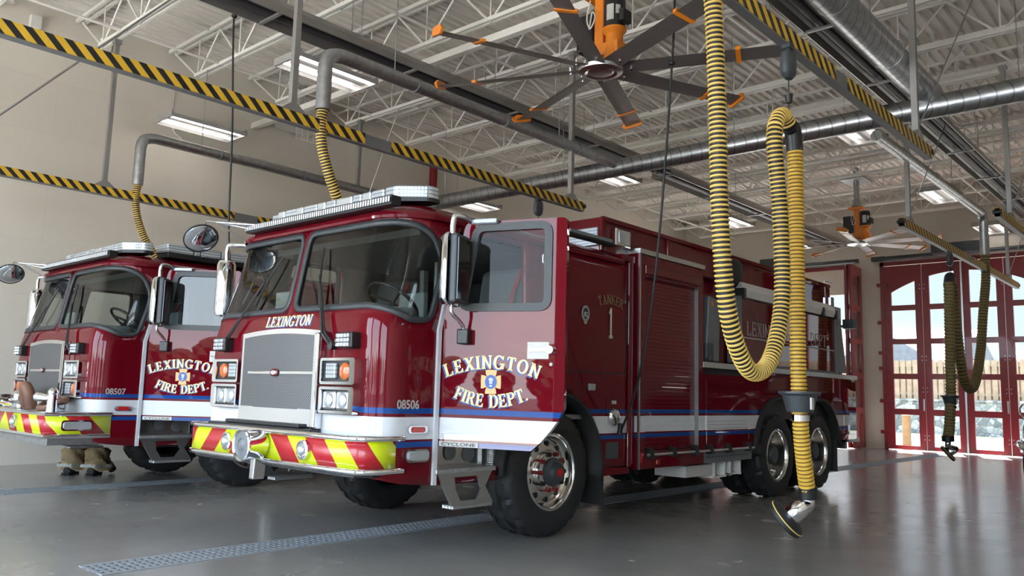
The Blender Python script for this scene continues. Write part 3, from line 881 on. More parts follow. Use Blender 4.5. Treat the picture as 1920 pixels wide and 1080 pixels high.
    # ---- fleet number, marker lamp, corner lamp on the cab side
    for sg in (1, -1):
        mb = MB(); put_text(mb, fonttext(number, .062, .03, .95), lambda a, b, d: (sg * (HW + .001 + d), .242 + sg * a, 1.066 + b)); mb.build('fleet_number', M['silvertext'], T, 0)
        if sg < 0: break
    mb = MB(); mb.prism(rrect(.24, .42, .895, .945, .024), 'x', HW, HW + .02); mk = mb.build('side_marker', M['chrome'], T, 35)
    mb = MB(); mb.prism(rrect(.27, .39, .90, .94, .018), 'x', HW + .018, HW + .03); mb.build('side_marker_lens', M['redlens'], mk, 35)
    if full:
        mb = MB(); mb.prism(rrect(.22, .435, .695, .785, .03), 'x', HW, HW + .03); mk = mb.build('corner_lamp', M['chrome'], T, 35)
        mb = MB(); mb.prism(rrect(.235, .42, .71, .77, .022), 'x', HW + .028, HW + .045); mb.build('corner_lamp_lens', M['lens'], mk, 35)
    # ---- light bar and flood strip on the roof
    LB = bpy.data.objects.new('light_bar', None); COL.objects.link(LB); LB.parent = T
    yb = .42
    mb = MB(); mb.prism(roundpoly([(-.92, yb - .02), (-.80, yb - .12), (.90, yb - .12), (1.12, yb + .04), (1.12, yb + .16), (-.92, yb + .16)], .04), 'z', 2.615, 2.64); mb.build('light_bar_base', M['black'], LB, 30)
    k = 0
    xs = [-.90, -.72, -.60, -.44, -.32, -.12, .0, .14, .36, .48, .60, .76]
    for xa, xb in zip(xs[:-1], xs[1:]):
        mb = MB(); mb.box(xa + .004, xb - .004, yb - .115 if xa > -.8 else yb - .06, yb + .15, 2.64, 2.735); mb.build('light_bar_module', M['ledlens'] if k % 2 == 0 else M['lens'], LB, 0, bevel=.015); k += 1
    mb = MB(); mb.prism(roundpoly([(.766, yb - .115), (.90, yb - .115), (1.11, yb + .045), (1.11, yb + .15), (.766, yb + .15)], .03), 'z', 2.64, 2.74); mb.build('light_bar_end', M['ledlens'], LB, 30, bevel=.012)
    FS = bpy.data.objects.new('flood_strip', None); COL.objects.link(FS); FS.parent = T
    yf = .085; mb = MB(); mb.box(-.86, 1.12, yf, yf + .10, 2.52, 2.595); mb.build('flood_strip_housing', M['black'], FS, 0, bevel=.012)
    mb = MB(); prof = []
    for i in range(67):
        x = -.845 + i * .0294
        prof += [(x, yf - .006), (x + .004, yf - .014), (x + .024, yf - .014)]
    n = len(prof); mb.add([(a, b, 2.538) for a, b in prof] + [(a, b, 2.578) for a, b in prof], [(i, i + 1, n + i + 1, n + i) for i in range(n - 1)])
    mb.build('flood_strip_lens', M['striplens'], FS, 0)
    # ---- bumper
    e = chev_ext
    Bm = bpy.data.objects.new('bumper', None); COL.objects.link(Bm); Bm.parent = T
    if full: pl = [(-1.21, .22), (-1.21, -.02), (-1.14, -.115), (-1.03, -.135), (1.03, -.135), (1.14, -.115), (1.215, .0), (1.215, .22)]
    else: pl = [(-1.225, .22), (-1.225, -e), (1.225, -e), (1.225, .22)]
    def band(z0, z1, off, mi_mat, nm, par, bev=0):
        mb = MB(); q = []
        k = len(pl); o = []
        for i, p in enumerate(pl):
            a = Vector(pl[max(i - 1, 0)]); b = Vector(pl[min(i + 1, k - 1)]); d = (b - a).normalized(); nrm = Vector((d.y, -d.x)); o.append((p[0] + nrm.x * off, p[1] + nrm.y * off))
        vs = [(x, y, z0) for x, y in o] + [(x, y, z1) for x, y in o]
        mb.add(vs, [(i, i + 1, k + i + 1, k + i) for i in range(k - 1)])
        return mb.build(nm, mi_mat, par, 20, solid=.03, bevel=0)
    band(.655, .845, 0, M['chev'] if full else M['chev2'], 'bumper_face', Bm)
    for z in (.64, .86):
        mb = MB(); mb.tube([(x, y - (.004 if i not in (0, len(pl) - 1) else 0), z) for i, (x, y) in enumerate(pl)], .021, 10); mb.build('bumper_rail', M['chrome'], Bm, 45)
    mb = MB(); mb.prism(list(reversed(pl)), 'z', .85, .862); mb.build('bumper_deck', M['tread'], Bm, 0)
    mb = MB(); mb.prism([(x * .96, y if y > 0 else y * .9) for x, y in reversed(pl)], 'z', .55 if not full else .60, .64); mb.build('bumper_pan', M['galv' if not full else 'chassis'], Bm, 0)
    for x in ((.56, -.50) if full else (.35, -.35)):
        yy = (-.135 if full else -e)
        mb = MB(); mb.lathe([(.07, yy), (.072, yy - .03), (.06, yy - .035), (.05, yy - .02)], 28, 'y', (x, 0, .752)); fg = mb.build('fog_lamp', M['chrome'], Bm, 40)
        mb = MB(); mb.M = Matrix.Translation((x, yy - .01, .752)); mb.ball((0, 0, 0), .052, 20); mb.build('fog_lamp_lens', M['lens'], fg, 60)
    if full:
        mb = MB(); mb.prism([(-.93, -.10), (-.93, 0), (.55, 0), (.55, -.10)], 'z', .862, .895); mb.box(-.65, .40, -.10, -.02, .895, .925); mb.build('tow_tray', M['black'], Bm, 0, bevel=.01)
        # siren
        sr = bpy.data.objects.new('siren', None); COL.objects.link(sr); sr.parent = Bm
        mb = MB(); mb.lathe([(.085, -.12), (.112, -.16), (.112, -.29), (.12, -.30), (.122, -.32), (.112, -.325), (.1, -.315)], 36, 'y', (.0, 0, .755)); mb.build('siren_drum', M['chrome'], sr, 40)
        mb = MB(); mb.lathe([(.103, -.312), (.05, -.318), (.045, -.312), (.03, -.32), (.001, -.322)], 36, 'y', (.0, 0, .755)); mb.build('siren_face', M['grey'], sr, 40)
        mb = MB(); mb.prism([(-.03, .50), (.03, .50), (.045, .66), (-.02, .66)], 'y', -.22, -.12); mb.build('siren_bracket', M['chrome'], sr, 0, bevel=.008)
    else:
        sl = bpy.data.objects.new('side_lamp', None); COL.objects.link(sl); sl.parent = Bm
        mb = MB(); mb.prism(rrect(-e + .13, -e + .43, .695, .80, .03), 'x', 1.225, 1.255); mb.build('side_lamp_bezel', M['chrome'], sl, 35)
        mb = MB(); mb.prism(rrect(-e + .15, -e + .41, .71, .785, .025), 'x', 1.253, 1.275); mb.build('side_lamp_lens', M['lens'], sl, 35)
        # hydrant intake, hose coil and nozzle on the bumper deck
        mb = MB(); mb.lathe([(.06, 0), (.07, .02), (.07, .16), (.10, .17), (.105, .22), (.09, .24), (.001, .24)], 24, 'y', (.36, -.46, .97))
        mb.v = [(p[0], -.92 - p[1] - .0, p[2]) for p in mb.v]; mb.build('air_horn', M['chrome'], Bm, 40)
        mb = MB(); mb.tube(spline([(.95, -e + .16, .93), (.75, -e + .10, .90), (.55, -e + .16, .92), (.5, -e + .28, .98), (.72, -e + .33, 1.0), (.92, -e + .26, .98), (.80, -e + .16, .96)], 8), .032, 10); mb.build('hose_coil', M['copper'], Bm, 50)
        mb = MB(); mb.tube([(.98, -e + .12, .87), (.98, -e + .12, 1.06)], [.055, .045], 16); mb.ball((.98, -e + .12, 1.07), .05, 16); mb.tube([(.80, -e + .22, 1.0), (.60, -e + .10, 1.02)], [.03, .05], 14); mb.build('nozzle', M['chrome'], Bm, 45)
        mb = MB(); mb.tube(spline([(.18, -e + .2, .87), (.16, -e + .16, 1.05), (.10, -e + .14, 1.12), (.04, -e + .16, 1.05), (.02, -e + .2, .9)], 8), .06, 12); mb.build('intake_hose', M['copper'], Bm, 50)
        mb = MB(); mb.lathe([(.05, -.08), (.085, -.06), (.09, .05), (.06, .08), (.001, .08)], 20, 'x', (-.12, -e + .18, 1.0)); mb.tube([(-.12, -e + .18, .86), (-.12, -e + .18, 1.0)], .05, 12); mb.build('intake_valve', M['polish'], Bm, 40)
    # ---- cab interior
    I = bpy.data.objects.new('cab_interior', None); COL.objects.link(I); I.parent = T
    mb = MB(); mb.box(-1.16, 1.16, .12, 2.9, .98, 1.02); mb.box(.62, 1.16, .5, 1.25, .60, .63); mb.box(.60, .62, .45, 1.25, .60, 1.0); mb.box(.62, 1.16, 1.2, 1.22, .6, 1.0); mb.build('cab_floor', M['tread'], I, 0)
    mb = MB(); mb.box(-1.15, 1.15, 2.86, 2.9, 1.0, 2.45); mb.box(-.45, .45, .35, 2.8, 1.02, 1.55); mb.build('engine_cover', M['interior'], I, 0, bevel=.06)
    mb = MB(); mb.prism([(.06, 1.40), (.42, 1.45), (.46, 1.70), (.40, 1.80), (.12, 1.79), (.06, 1.72)], 'x', -1.10, 1.10); mb.box(-.55, -.05, .40, .62, 1.55, 1.80); mb.build('dashboard', M['dash'], I, 0, bevel=.03)
    mb = MB(); mb.box(-.98, .98, .5, 2.8, 2.38, 2.44); mb.build('headliner', M['interior'], I, 0)
    mb = MB(); mb.box(-.30, .18, .45, .72, 1.78, 1.80); mb.box(-.75, -.42, .36, .42, 1.80, 2.02); mb.box(.06, .1, 1.5, 1.56, 1.5, 2.4); mb.box(-.35, .0, 1.44, 1.5, 1.8, 2.1); mb.build('console', M['dash'], I, 0, bevel=.01)
    mb = MB()
    for k in range(24):
        pass
    c = Vector((.62, .56, 1.88)); R = Matrix.Rotation(math.radians(-38), 4, 'X')
    mb.tube([c + R @ Vector((.22 * cos(2 * PI * i / 28), .22 * sin(2 * PI * i / 28), 0)) for i in range(28)], .015, 8, closed=True)
    for a in (0, 120, 240): mb.tube([c, c + R @ Vector((.21 * cos(math.radians(a + 90)), .21 * sin(math.radians(a + 90)), 0))], .014, 6)
    mb.tube([c, c + R @ Vector((0, 0, -.3))], .03, 8); mb.build('steering_wheel', M['black'], I, 50)
    for sx in (.74, -.74):
        st = bpy.data.objects.new('seat', None); COL.objects.link(st); st.parent = I
        mb = MB(); mb.box(sx - .26, sx + .26, 1.12, 1.62, 1.38, 1.52); mb.build('seat_cushion', M['seat'], st, 0, bevel=.05, seg=3)
        mb = MB(); mb.prism([(1.58, 1.50), (1.72, 1.50), (1.83, 2.22), (1.76, 2.30), (1.70, 2.26)], 'x', sx - .26, sx + .26); mb.build('seat_back', M['seat'], st, 0, bevel=.05, seg=3)
        mb = MB(); mb.box(sx - .2, sx + .2, 1.2, 1.55, 1.02, 1.38); mb.build('seat_base', M['black'], st, 0, bevel=.02)
        mb = MB(); mb.tube(spline([(sx + .23, 1.70, 2.25), (sx + .21, 1.62, 2.05), (sx + .2, 1.56, 1.75), (sx + .22, 1.52, 1.5)], 5), .022, 6); mb.build('seat_belt', M['belt'], st, 40)
        mb = MB(); q = [(.055 * cos(2 * PI * i / 20), .024 * sin(2 * PI * i / 20)) for i in range(20)]
        ring(mb, q, insetpoly(q, .006), lambda a, b: (sx + a, 1.625 + .15 * (2.08 + b - 1.5) - .0 + -.035, 2.08 + b)); mb.build('seat_badge', M['silvertext'], st, 0)
        mb = MB(); mb.box(sx + .27, sx + .33, 1.8, 1.86, 1.02, 2.4); mb.build('pillar', M['dash'], st, 0)
        mb = MB(); mb.box(sx - .2, sx + .02, 1.92, 1.98, 2.22, 2.28); mb.cyl((sx - .1, 1.88, 2.25), (sx - .1, 1.80, 2.25), .04, 12); mb.build('hand_lamp', M['redlens'], st, 0, bevel=.01)
    # ---- steps under the doors
    for sg in (1, -1):
        st = bpy.data.objects.new('step', None); COL.objects.link(st); st.parent = T
        mb = MB(); mb.M = Matrix.Diagonal((sg, 1, 1, 1)); mb.box(.86, 1.25, .51, 1.14, .60, .635); mb.box(1.12, 1.24, .70, 1.12, .335, .365); mb.build('step_tread', M['tread'], st, 0, bevel=.004, seg=1)
        mb = MB(); mb.M = Matrix.Diagonal((sg, 1, 1, 1))
        hx = [(.70, .57), (.94, .57), (.985, .48), (.93, .395), (.77, .395), (.715, .48)]
        mo = [(.53, .60), (1.10, .60), (1.03, .49), (1.12, .365), (.68, .365)]
        sheet(mb, mo, [hx], lambda a, b: (1.245, a, b), .3)
        mb.build('step_bracket', M['alu'], st, 0, solid=.02)
        mb = MB(); mb.box(*sorted((sg * 1.06, sg * 1.075)), .53, 1.16, .635, .98); wl = mb.build('step_well', M['polish'], T, 0)
        for yv, zv in ((.80, .74), (1.0, .72)):
            mb = MB(); mb.lathe([(.058, sg * 1.075), (.062, sg * 1.085), (.05, sg * 1.09), (.001, sg * 1.088)], 24, 'x', (0, yv, zv)); mb.build('step_vent', M['grey'], wl, 35)
    # ---- running gear
    mb = MB()
    L = 9.3 if full else 8.6
    for x in (-.44, .44): mb.box(x - .05, x + .05, .1, L, .62, .88)
    mb.tube([(-.95, 1.88, .545), (.95, 1.88, .545)], .07, 10)
    mb.box(-.35, .35, .5, 1.5, .55, .9); mb.box(-.5, .5, 4.6, 5.4, .4, .8); mb.tube([(-.3, .9, .5), (-.1, 3.5, .5), (0, 6.2, .52)], .06, 8)
    for y in ((6.37, 7.69) if full else (6.6,)): mb.tube([(-.9, y, .49), (.9, y, .49)], .08, 10)
    mb.tube([(.5, 1.0, .5), (.62, 1.3, .5), (.62, 2.2, .5)], .05, 8); mb.box(.55, .75, 1.62, 2.1, .70, .95)
    mb.build('chassis_frame', M['chassis'], T, 30)
    for sg in (1, -1):
        wheel(T, sg * 1.02, 1.88, sg)
        for y in ((6.37, 7.69) if full else (6.6,)):
            wheel(T, sg * 1.07, y, sg, True, .515, .29); wheel(T, sg * .74, y, sg, True, .515, .29)
        # arch liners and flap
        mb = MB(); arc = [(AY + AR * cos(math.radians(a)), AZ + AR * sin(math.radians(a))) for a in range(180, -11, -10)]
        mb.add([(x, a, b) for a, b in arc for x in (sg * .75, sg * 1.255)], [(2 * i, 2 * i + 1, 2 * i + 3, 2 * i + 2) for i in range(len(arc) - 1)])
        mb.build('wheel_arch', M['rubber'], T, 60, solid=.035, offs=0)
        mb = MB(); mb.box(*sorted((sg * .82, sg * 1.24)), 2.56, 2.585, .22, .60); mb.build('mud_flap', M['rubber'], T, 0)
    return T

def densify_open(pts, step):
    out = []
    for a, b in zip(pts[:-1], pts[1:]):
        A, B = Vector(a), Vector(b); n = max(1, int(math.ceil((B - A).length / step)))
        out += [tuple(A + (B - A) * (j / n)) for j in range(n)]
    out.append(tuple(pts[-1])); return out
# ------------------------------------------------------------------ tanker body (local: x right, y back, z up)
def tanker_body(T):
    # cab rear / pump panel details on the right side
    Fx = lambda x: (lambda a, b, d, c=0: (x + d, c + a, b))
    mb = MB()
    tp = textpolys('TANKER', .088, GT, .07, .62, 0, .95)
    put_text(mb, tp, lambda a, b, d: (HW + .001 + d, 2.70 + a, 2.045 + b), .001); mb.build('unit_lettering', M['gold'], T, 0)
    mb = MB(); one = textpolys('1', .285, GB, 0, 0, 0, .42)
    put_text(mb, one, lambda a, b, d: (HW + .001 + d, 2.69 + a, 1.718 + b), .0008); nb = mb.build('unit_number_shadow', M['bluetext'], T, 0)
    mb = MB(); put_text(mb, one, lambda a, b, d: (HW + .0025 + d, 2.70 + a, 1.725 + b), .001); mb.build('unit_number', M['cream'], T, 0)
    # round badge with a point below
    mb = MB(); c = [(.058 * cos(2 * PI * i / 28), .072 * sin(2 * PI * i / 28)) for i in range(28)]
    put_text(mb, [c, [(-.03, -.06), (.03, -.06), (.012, -.095), (-.012, -.095)]], lambda a, b, d: (HW + .001 + d, 2.30 + a, 1.925 + b), .004); bd = mb.build('round_badge', M['silvertext'], T, 0)
    mb = MB(); c2 = [(a * .72, b * .72) for a, b in c]; put_text(mb, [c2], lambda a, b, d: (HW + .0055 + d, 2.30 + a, 1.925 + b), .001); mb.build('badge_centre', M['darktext'], bd, 0)
    mb = MB(); put_text(mb, [_rect(-.03, .03, .0, .012), _rect(-.03, .0, -.03, .0), _rect(.008, .03, -.04, -.01)] , lambda a, b, d: (HW + .007 + d, 2.30 + a, 1.925 + b), .001); mb.build('badge_mark', M['silvertext'], bd, 0)
    mb = MB(); mb.box(HW, HW + .03, 2.34, 2.44, 1.235, 1.30); mb.build('side_lamp', M['lens'], T, 0, bevel=.012)
    # rear cab door seams
    mb = MB()
    for y, z0, z1 in ((1.98, 1.40, 2.42), (2.955, 1.36, 2.44)): mb.box(HW - .002, HW + .004, y - .004, y + .004, z0, z1)
    mb.box(HW - .002, HW + .004, 1.8, 2.955, 1.395, 1.403); mb.split('panel_seam', M['chassis'], T, 0)
    mb = MB(); mb.prism(roundpoly([(1.65, 2.28), (1.79, 2.28), (1.79, 2.38), (1.65, 2.38)], .02), 'x', HW, HW + .03); mb.build('grab_plate', M['chrome'], T, 0, bevel=.006)
    # fuel filler panel
    mb = MB(); mb.box(HW - .002, HW + .006, 2.64, 2.86, .845, 1.17); fp = mb.build('filler_panel', M['paint'], T, 0)
    mb = MB(); mb.lathe([(.075, HW), (.08, HW + .02), (.065, HW + .04), (.02, HW + .05), (.001, HW + .05)], 24, 'x', (0, 2.745, 1.0)); mb.build('filler_cap', M['chrome'], fp, 40)
    mb = MB(); mb.box(HW + .006, HW + .01, 2.72, 2.79, 1.12, 1.15); mb.build('filler_label', M['white_plate'], fp, 0)
    mb = MB(); mb.box(HW - .05, HW + .004, 2.64, 2.84, .62, .77); mb.build('step_pocket', M['darkgrey'], T, 0)
    mb = MB(); mb.box(.9, HW, 2.58, 3.02, .47, .545); mb.build('sill_panel', M['paint'], T, 0)
    # ---- body core
    mb = MB()
    mb.box(-1.20, 1.16, 3.10, 9.05, .95, 1.60); mb.box(-1.2, .9, 3.1, 5.55, .55, .95); mb.box(-1.2, .9, 8.45, 9.05, .6, .95)
    mb.build('body_core', M['chassis'], T, 0)
    # upper tank box
    mb = MB(); mb.box(-1.10, 1.10, 2.68, 8.45, 2.56, 2.90); mb.build('tank', M['red'], T, 0, bevel=.015)
    mb = MB(); mb.box(-1.0, 1.0, 3.15, 8.4, 1.6, 2.57); mb.build('tank_lower', M['red'], T, 0)
    mb = MB()
    for y in (2.70, 3.90, 5.35, 6.85, 8.40): mb.box(1.10, 1.125, y - .03, y + .03, 2.57, 2.90)
    mb.box(1.10, 1.13, 2.68, 8.45, 2.86, 2.905); mb.build('tank_ribs', M['red'], T, 0, bevel=.006)
    mb = MB(); mb.box(.55, 1.08, 2.655, 2.68, 2.62, 2.80); mb.build('tank_front_panel', M['ledlens'], T, 0, bevel=.008)  # panel with the prismatic pattern on the tank's front face
    mb = MB(); mb.box(1.10, 1.16, 2.86, 3.12, 2.64, 2.82); sl = mb.build('scene_lamp', M['chrome'], T, 0, bevel=.014)
    mb = MB(); mb.box(1.155, 1.17, 2.90, 3.08, 2.675, 2.79); mb.build('scene_lamp_lens', M['lens'], sl, 0, bevel=.006)
    # side flood strip on the cab roof edge
    mb = MB(); mb.tube([(1.18, 2.02, 2.635), (1.18, 2.74, 2.635)], .035, 12); sf = mb.build('side_flood', M['black'], T, 40)
    mb = MB(); mb.box(1.195, 1.222, 2.05, 2.71, 2.635, 2.668); mb.build('side_flood_lens', M['ledlens'], sf, 0, bevel=.004)
    mb = MB(); mb.box(1.0, 1.2, 2.9, 3.14, 2.50, 2.56); mb.box(.7, 1.19, 3.03, 3.15, .55, 2.52); mb.build('cab_gap_filler', M['red'], T, 0)
    # ---- front compartment with roll-up shutter
    y0, y1 = 3.17, 4.44
    mb = MB(); X = HW + .005
    o = [(y0, .50), (y1, .50), (y1, 2.60), (y0, 2.60)]; h = [(y0 + .12, .66), (y1 - .10, .66), (y1 - .10, 2.40), (y0 + .12, 2.40)]
    sheet(mb, o, [h], lambda a, b: (X, a, b), .5)
    mb.box(.75, X, y0 - .01, y0, .5, 2.60); mb.box(.75, X, y1, y1 + .01, .5, 2.60); mb.box(.75, X, y0, y1, 2.595, 2.605)
    cm = mb.build('compartment_frame', M['paint'], T, 0)
    mb = MB(); ring(mb, h, h, lambda a, b: (X, a, b)); k = 4; mb.v[-4:] = [(X - .07, p[1], p[2]) for p in mb.v[-4:]]; mb.build('compartment_jamb', M['strut'], cm, 0)
    mb = MB(); n = 44
    for i in range(n):
        za, zb = .67 + 1.73 * i / n, .67 + 1.73 * (i + 1) / n
        mb.add([(X - .05, y0 + .12, za), (X - .05, y1 - .10, za), (X - .0485, y0 + .12, za + .004), (X - .0485, y1 - .10, za + .004), (X - .0485, y0 + .12, zb - .004), (X - .0485, y1 - .10, zb - .004), (X - .05, y0 + .12, zb), (X - .05, y1 - .10, zb)], [(0, 1, 3, 2), (2, 3, 5, 4), (4, 5, 7, 6)])
    mb.build('roller_shutter', M['paint'], cm, 0)
    mb = MB(); mb.box(X - .002, X + .015, y0 + .10, y1 - .06, 2.41, 2.50); mb.box(X - .05, X + .012, y0 + .12, y1 - .1, 2.375, 2.392); mb.build('shutter_header', M['red'], cm, 0, bevel=.006)
    mb = MB(); mb.box(.9, X + .02, y0 - .015, y1 + .02, 2.602, 2.65); mb.box(X - .005, X + .012, y0 - .012, y0 + .012, .5, 2.61); mb.build('compartment_trim', M['alu'], cm, 0)
    mb = MB(); mb.box(X, X + .012, y0 + .02, y0 + .055, .56, .66); mb.build('reflector', M['redlens'], T, 0)
    # ---- low compartments beside the wheels
    def lowdoor(a, b, z0, z1, nm):
        mb = MB(); mb.box(1.0, HW - .01, a - .03, b + .03, z0 - .05, z1 + .06); c = mb.build('low_compartment', M['paint'], T, 0)
        mb = MB(); mb.prism(rrect(a + .02, b - .02, z0 + .02, z1, .02), 'x', HW - .012, HW + .006); d = mb.build('compartment_door', M['paint'], c, 0, bevel=.004)
        mb = MB()
        for k in range(3): mb.box(HW + .006, HW + .008, a + .05, b - .05, .87 + .037 * k, .873 + .037 * k)
        mb.build('door_grooves', M['gasket'], d, 0)
        return c
    lowdoor(4.50, 5.54, .62, 1.40, '')
    mb = MB(); mb.box(1.0, HW - .012, 5.56, 9.15, 1.2, 1.56); mb.build('fender_panel', M['red'], T, 0)
    mb = MB()
    for cy in (6.37, 7.69):
        pass
    A = []
    for cy, a0, a1 in ((6.37, 176, 80), (7.69, 100, 4)):
        A += [(cy + .70 * cos(math.radians(a)), .515 + .70 * sin(math.radians(a))) for a in range(a0, a1 - 1, -8)]
    low = [(5.57, .62)] + [A[0]] + A + [(8.4, .62), (9.15, .66), (9.15, 1.5), (5.57, 1.5)]
    mb = MB(); sheet(mb, [(5.56, 1.5), (5.56, .62), (5.68, .62)] + A + [(8.38, .66), (9.15, .66), (9.15, 1.5)], [], lambda a, b: (HW - .008, a, b), .3); mb.build('fender_skin', M['paint'], T, 0, solid=.02)
    mb = MB()
    mb.add([(x, a, b) for a, b in A for x in (.6, HW + .035)], [(2 * i, 2 * i + 1, 2 * i + 3, 2 * i + 2) for i in range(len(A) - 1)])
    mb.build('wheel_arch', M['rubber'], T, 60, solid=.04, offs=0)
    mb = MB(); mb.box(.85, 1.24, 8.25, 8.275, .22, .66); mb.build('mud_flap', M['rubber'], T, 0)
    lowdoor(8.60, 9.08, .70, 1.40, '')
    # shelf rail
    mb = MB(); mb.box(1.02, HW + .005, 4.45, 9.18, 1.56, 1.585); mb.box(HW - .01, HW + .012, 4.45, 9.18, 1.53, 1.59); mb.build('shelf_rail', M['alu'], T, 0)
    # folded portable tank rack
    R = bpy.data.objects.new('portable_tank_rack', None); COL.objects.link(R); R.parent = T
    mb = MB(); mb.box(1.06, 1.16, 5.42, 8.50, 1.62, 2.40); mb.build('rack_panel', M['red'], R, 0, bevel=.01)
    mb = MB()
    for y in (5.40, 8.48): mb.box(1.02, 1.19, y, y + .05, 1.60, 2.42)
    mb.box(1.02, 1.18, 5.40, 8.5, 1.60, 1.625); mb.split('rack_end', M['grey'], R, 0)
    tp = textpolys('LEXINGTON FIRE DEPT.', .17, GT, .10, 0, 0, 1.12)
    words = [[], [], []]; xm = lambda q: sum(p[0] for p in q) / len(q)
    for q in tp: words[0 if xm(q) < .08 else 1 if xm(q) < .66 else 2].append(q)
    for wd in words:
        mb = MB(); put_text(mb, wd, lambda a, b, d: (1.161 + d, 6.92 + a, 1.965 + b), .001); mb.build('rack_lettering', M['silvertext'], R, 0)
    mb = MB(); mb.box(1.16, 1.168, 5.5, 8.45, 1.925, 1.94); mb.build('rack_stripe', M['silvertext'], R, 0)
    mb = MB(); mb.prism([(1.02, 2.58), (1.15, 2.60), (1.20, 2.50), (1.17, 2.42), (1.02, 2.42)], 'y', 5.50, 8.48); mb.build('rack_trough', M['frost'], R, 0)  # white enamel stands in for windows reflected in the metal channel
    mb = MB()
    for y in (5.46, 7.0, 7.95, 8.44): mb.box(1.06, 1.215, y, y + .06, 2.40, 2.52)
    mb.split('trough_clamp', M['black'], R, 0)
    mb = MB(); mb.tube(spline([(1.12, 5.18, 2.46), (1.16, 5.22, 2.62), (1.14, 5.32, 2.74), (1.08, 5.46, 2.70), (1.05, 5.54, 2.56)], 6), [.06 + .06 * sin(PI * i / 24) for i in range(25)], 14); mb.build('black_cover', M['rubber'], R, 50)
    mb = MB(); mb.prism(roundpoly([(4.56, 1.60), (4.86, 1.60), (4.90, 2.30), (4.64, 2.34)], .03), 'x', .98, 1.20); ga = mb.build('rack_actuator', M['grey'], R, 0, bevel=.015)
    mb = MB(); mb.box(1.20, 1.208, 4.68, 4.72, 2.22, 2.28); mb.build('actuator_marker', M['amber'], ga, 0)
    mb = MB(); mb.box(1.18, 1.24, 4.50, 4.66, 1.62, 1.80); mb.box(1.2, 1.25, 4.56, 4.63, 1.60, 1.66); mb.build('actuator_valve', M['darkgrey'], ga, 0, bevel=.01)
    # hose bed side, light pole and work lamp at the rear
    mb = MB(); mb.box(-1.10, 1.08, 8.45, 9.0, 1.6, 2.62); mb.build('rear_bulkhead', M['strut'], T, 0, bevel=.02)
    mb = MB(); mb.prism(roundpoly([(8.52, 1.62), (8.92, 1.62), (8.74, 2.30), (8.55, 2.36)], .04), 'x', 1.05, 1.17); mb.build('rear_strut', M['grey'], T, 0)
    mb = MB(); mb.tube([(1.12, 8.75, 2.3), (1.18, 9.0, 2.36)], .02, 8); mb.box(1.10, 1.26, 8.98, 9.14, 2.30, 2.44); wl = mb.build('work_lamp', M['darkgrey'], T, 0, bevel=.012)
    mb = MB(); mb.box(1.05, 1.16, 8.38, 8.50, 2.52, 2.72); mb.tube([(1.1, 8.3, 2.72), (1.1, 8.3, 2.95), (1.1, 8.6, 2.95)], .012, 6); mb.build('rear_flasher', M['chrome'], T, 0, bevel=.01)
    mb = MB(); mb.box(-1.1, 1.15, 9.0, 9.45, .60, .66); mb.box(-1.1, 1.1, 9.0, 9.06, .5, 1.5); mb.tube([(1.05, 9.1, .66), (1.05, 9.4, .72), (1.05, 9.45, .62)], .025, 8); mb.build('rear_step', M['tread'], T, 0)
    # rub rail and perforated skirt
    mb = MB(); mb.box(.95, HW - .005, 3.20, 5.62, .50, .615); sk = mb.build('skirt', M['grey'], T, 0)
    mb = MB()
    for i in range(28): mb.cyl((HW - .004, 3.65 + i * .068, .56), (HW - .002, 3.65 + i * .068, .56), .011, 8)
    mb.build('skirt_holes', M['chassis'], sk, 0)
    mb = MB(); mb.tube([(HW + .035, 3.30, .635), (HW + .035, 5.60, .635)], .014, 8); rb = mb.build('rub_rail', M['alu'], T, 40)
    mb = MB()
    for y in (3.32, 3.75, 4.20, 4.52, 4.95, 5.45):
        mb = MB(); mb.prism([(y, .60), (y + .09, .60), (y + .05, .70), (y, .70)], 'x', HW - .01, HW + .05); mb.build('rail_bracket', M['black'], rb, 0)
    mb = MB(); mb.box(HW - .005, HW + .012, 3.50, 3.565, .535, .575); mb.build('marker_lamp', M['redlens'], T, 0, bevel=.006)
    # under-body box and brackets
    mb = MB(); mb.box(.80, 1.18, 4.15, 4.72, .36, .48); ub = mb.build('battery_box', M['white_plate'], T, 0, bevel=.006)
    mb = MB()
    for y in (4.78, 5.02, 5.16, 5.4): mb.box(.85, 1.18, y, y + .012, .33, .49)
    mb.box(.85, 1.18, 4.74, 5.05, .325, .34); mb.box(.85, 1.18, 5.16, 5.42, .34, .355); mb.split('box_bracket', M['frost'], ub, 0)
    # plain far side and top
    mb = MB(); mb.box(-HW, -1.0, 3.15, 5.6, .5, 2.6); mb.box(-HW, -1.0, 5.6, 8.3, 1.2, 2.45); mb.box(-HW, -1.0, 8.3, 9.1, .6, 2.45); mb.build('far_side_body', M['paint'], T, 0)

def pumper_body(T):
    mb = MB(); mb.box(-1.1, 1.1, 3.1, 8.6, .9, 2.6); mb.box(-1.15, 1.15, 3.1, 5.6, .55, 2.5); mb.box(-HW, HW, 7.6, 8.6, .6, 2.5); mb.build('pump_body', M['paint'], T, 0)
    mb = MB(); mb.box(-1.15, 1.19, 5.6, 7.6, 1.25, 2.5); mb.build('body_upper', M['red'], T, 0)
    # second light bar lying along the roof edge
    B = bpy.data.objects.new('roof_beacon', None); COL.objects.link(B); B.parent = T
    mb = MB(); mb.box(.86, 1.14, .72, 1.75, 2.60, 2.66); mb.build('beacon_base', M['black'], B, 0, bevel=.01)
    xs = [.70, 1.02, 1.10, 1.36, 1.44, 1.75]
    for k, (a, b) in enumerate(zip(xs[:-1], xs[1:])):
        mb = MB(); mb.box(.85, 1.15, a + .004, b - .004, 2.66, 2.76); mb.build('beacon_module', M['ledlens'] if k % 2 == 0 else M['lens'], B, 0, bevel=.015)
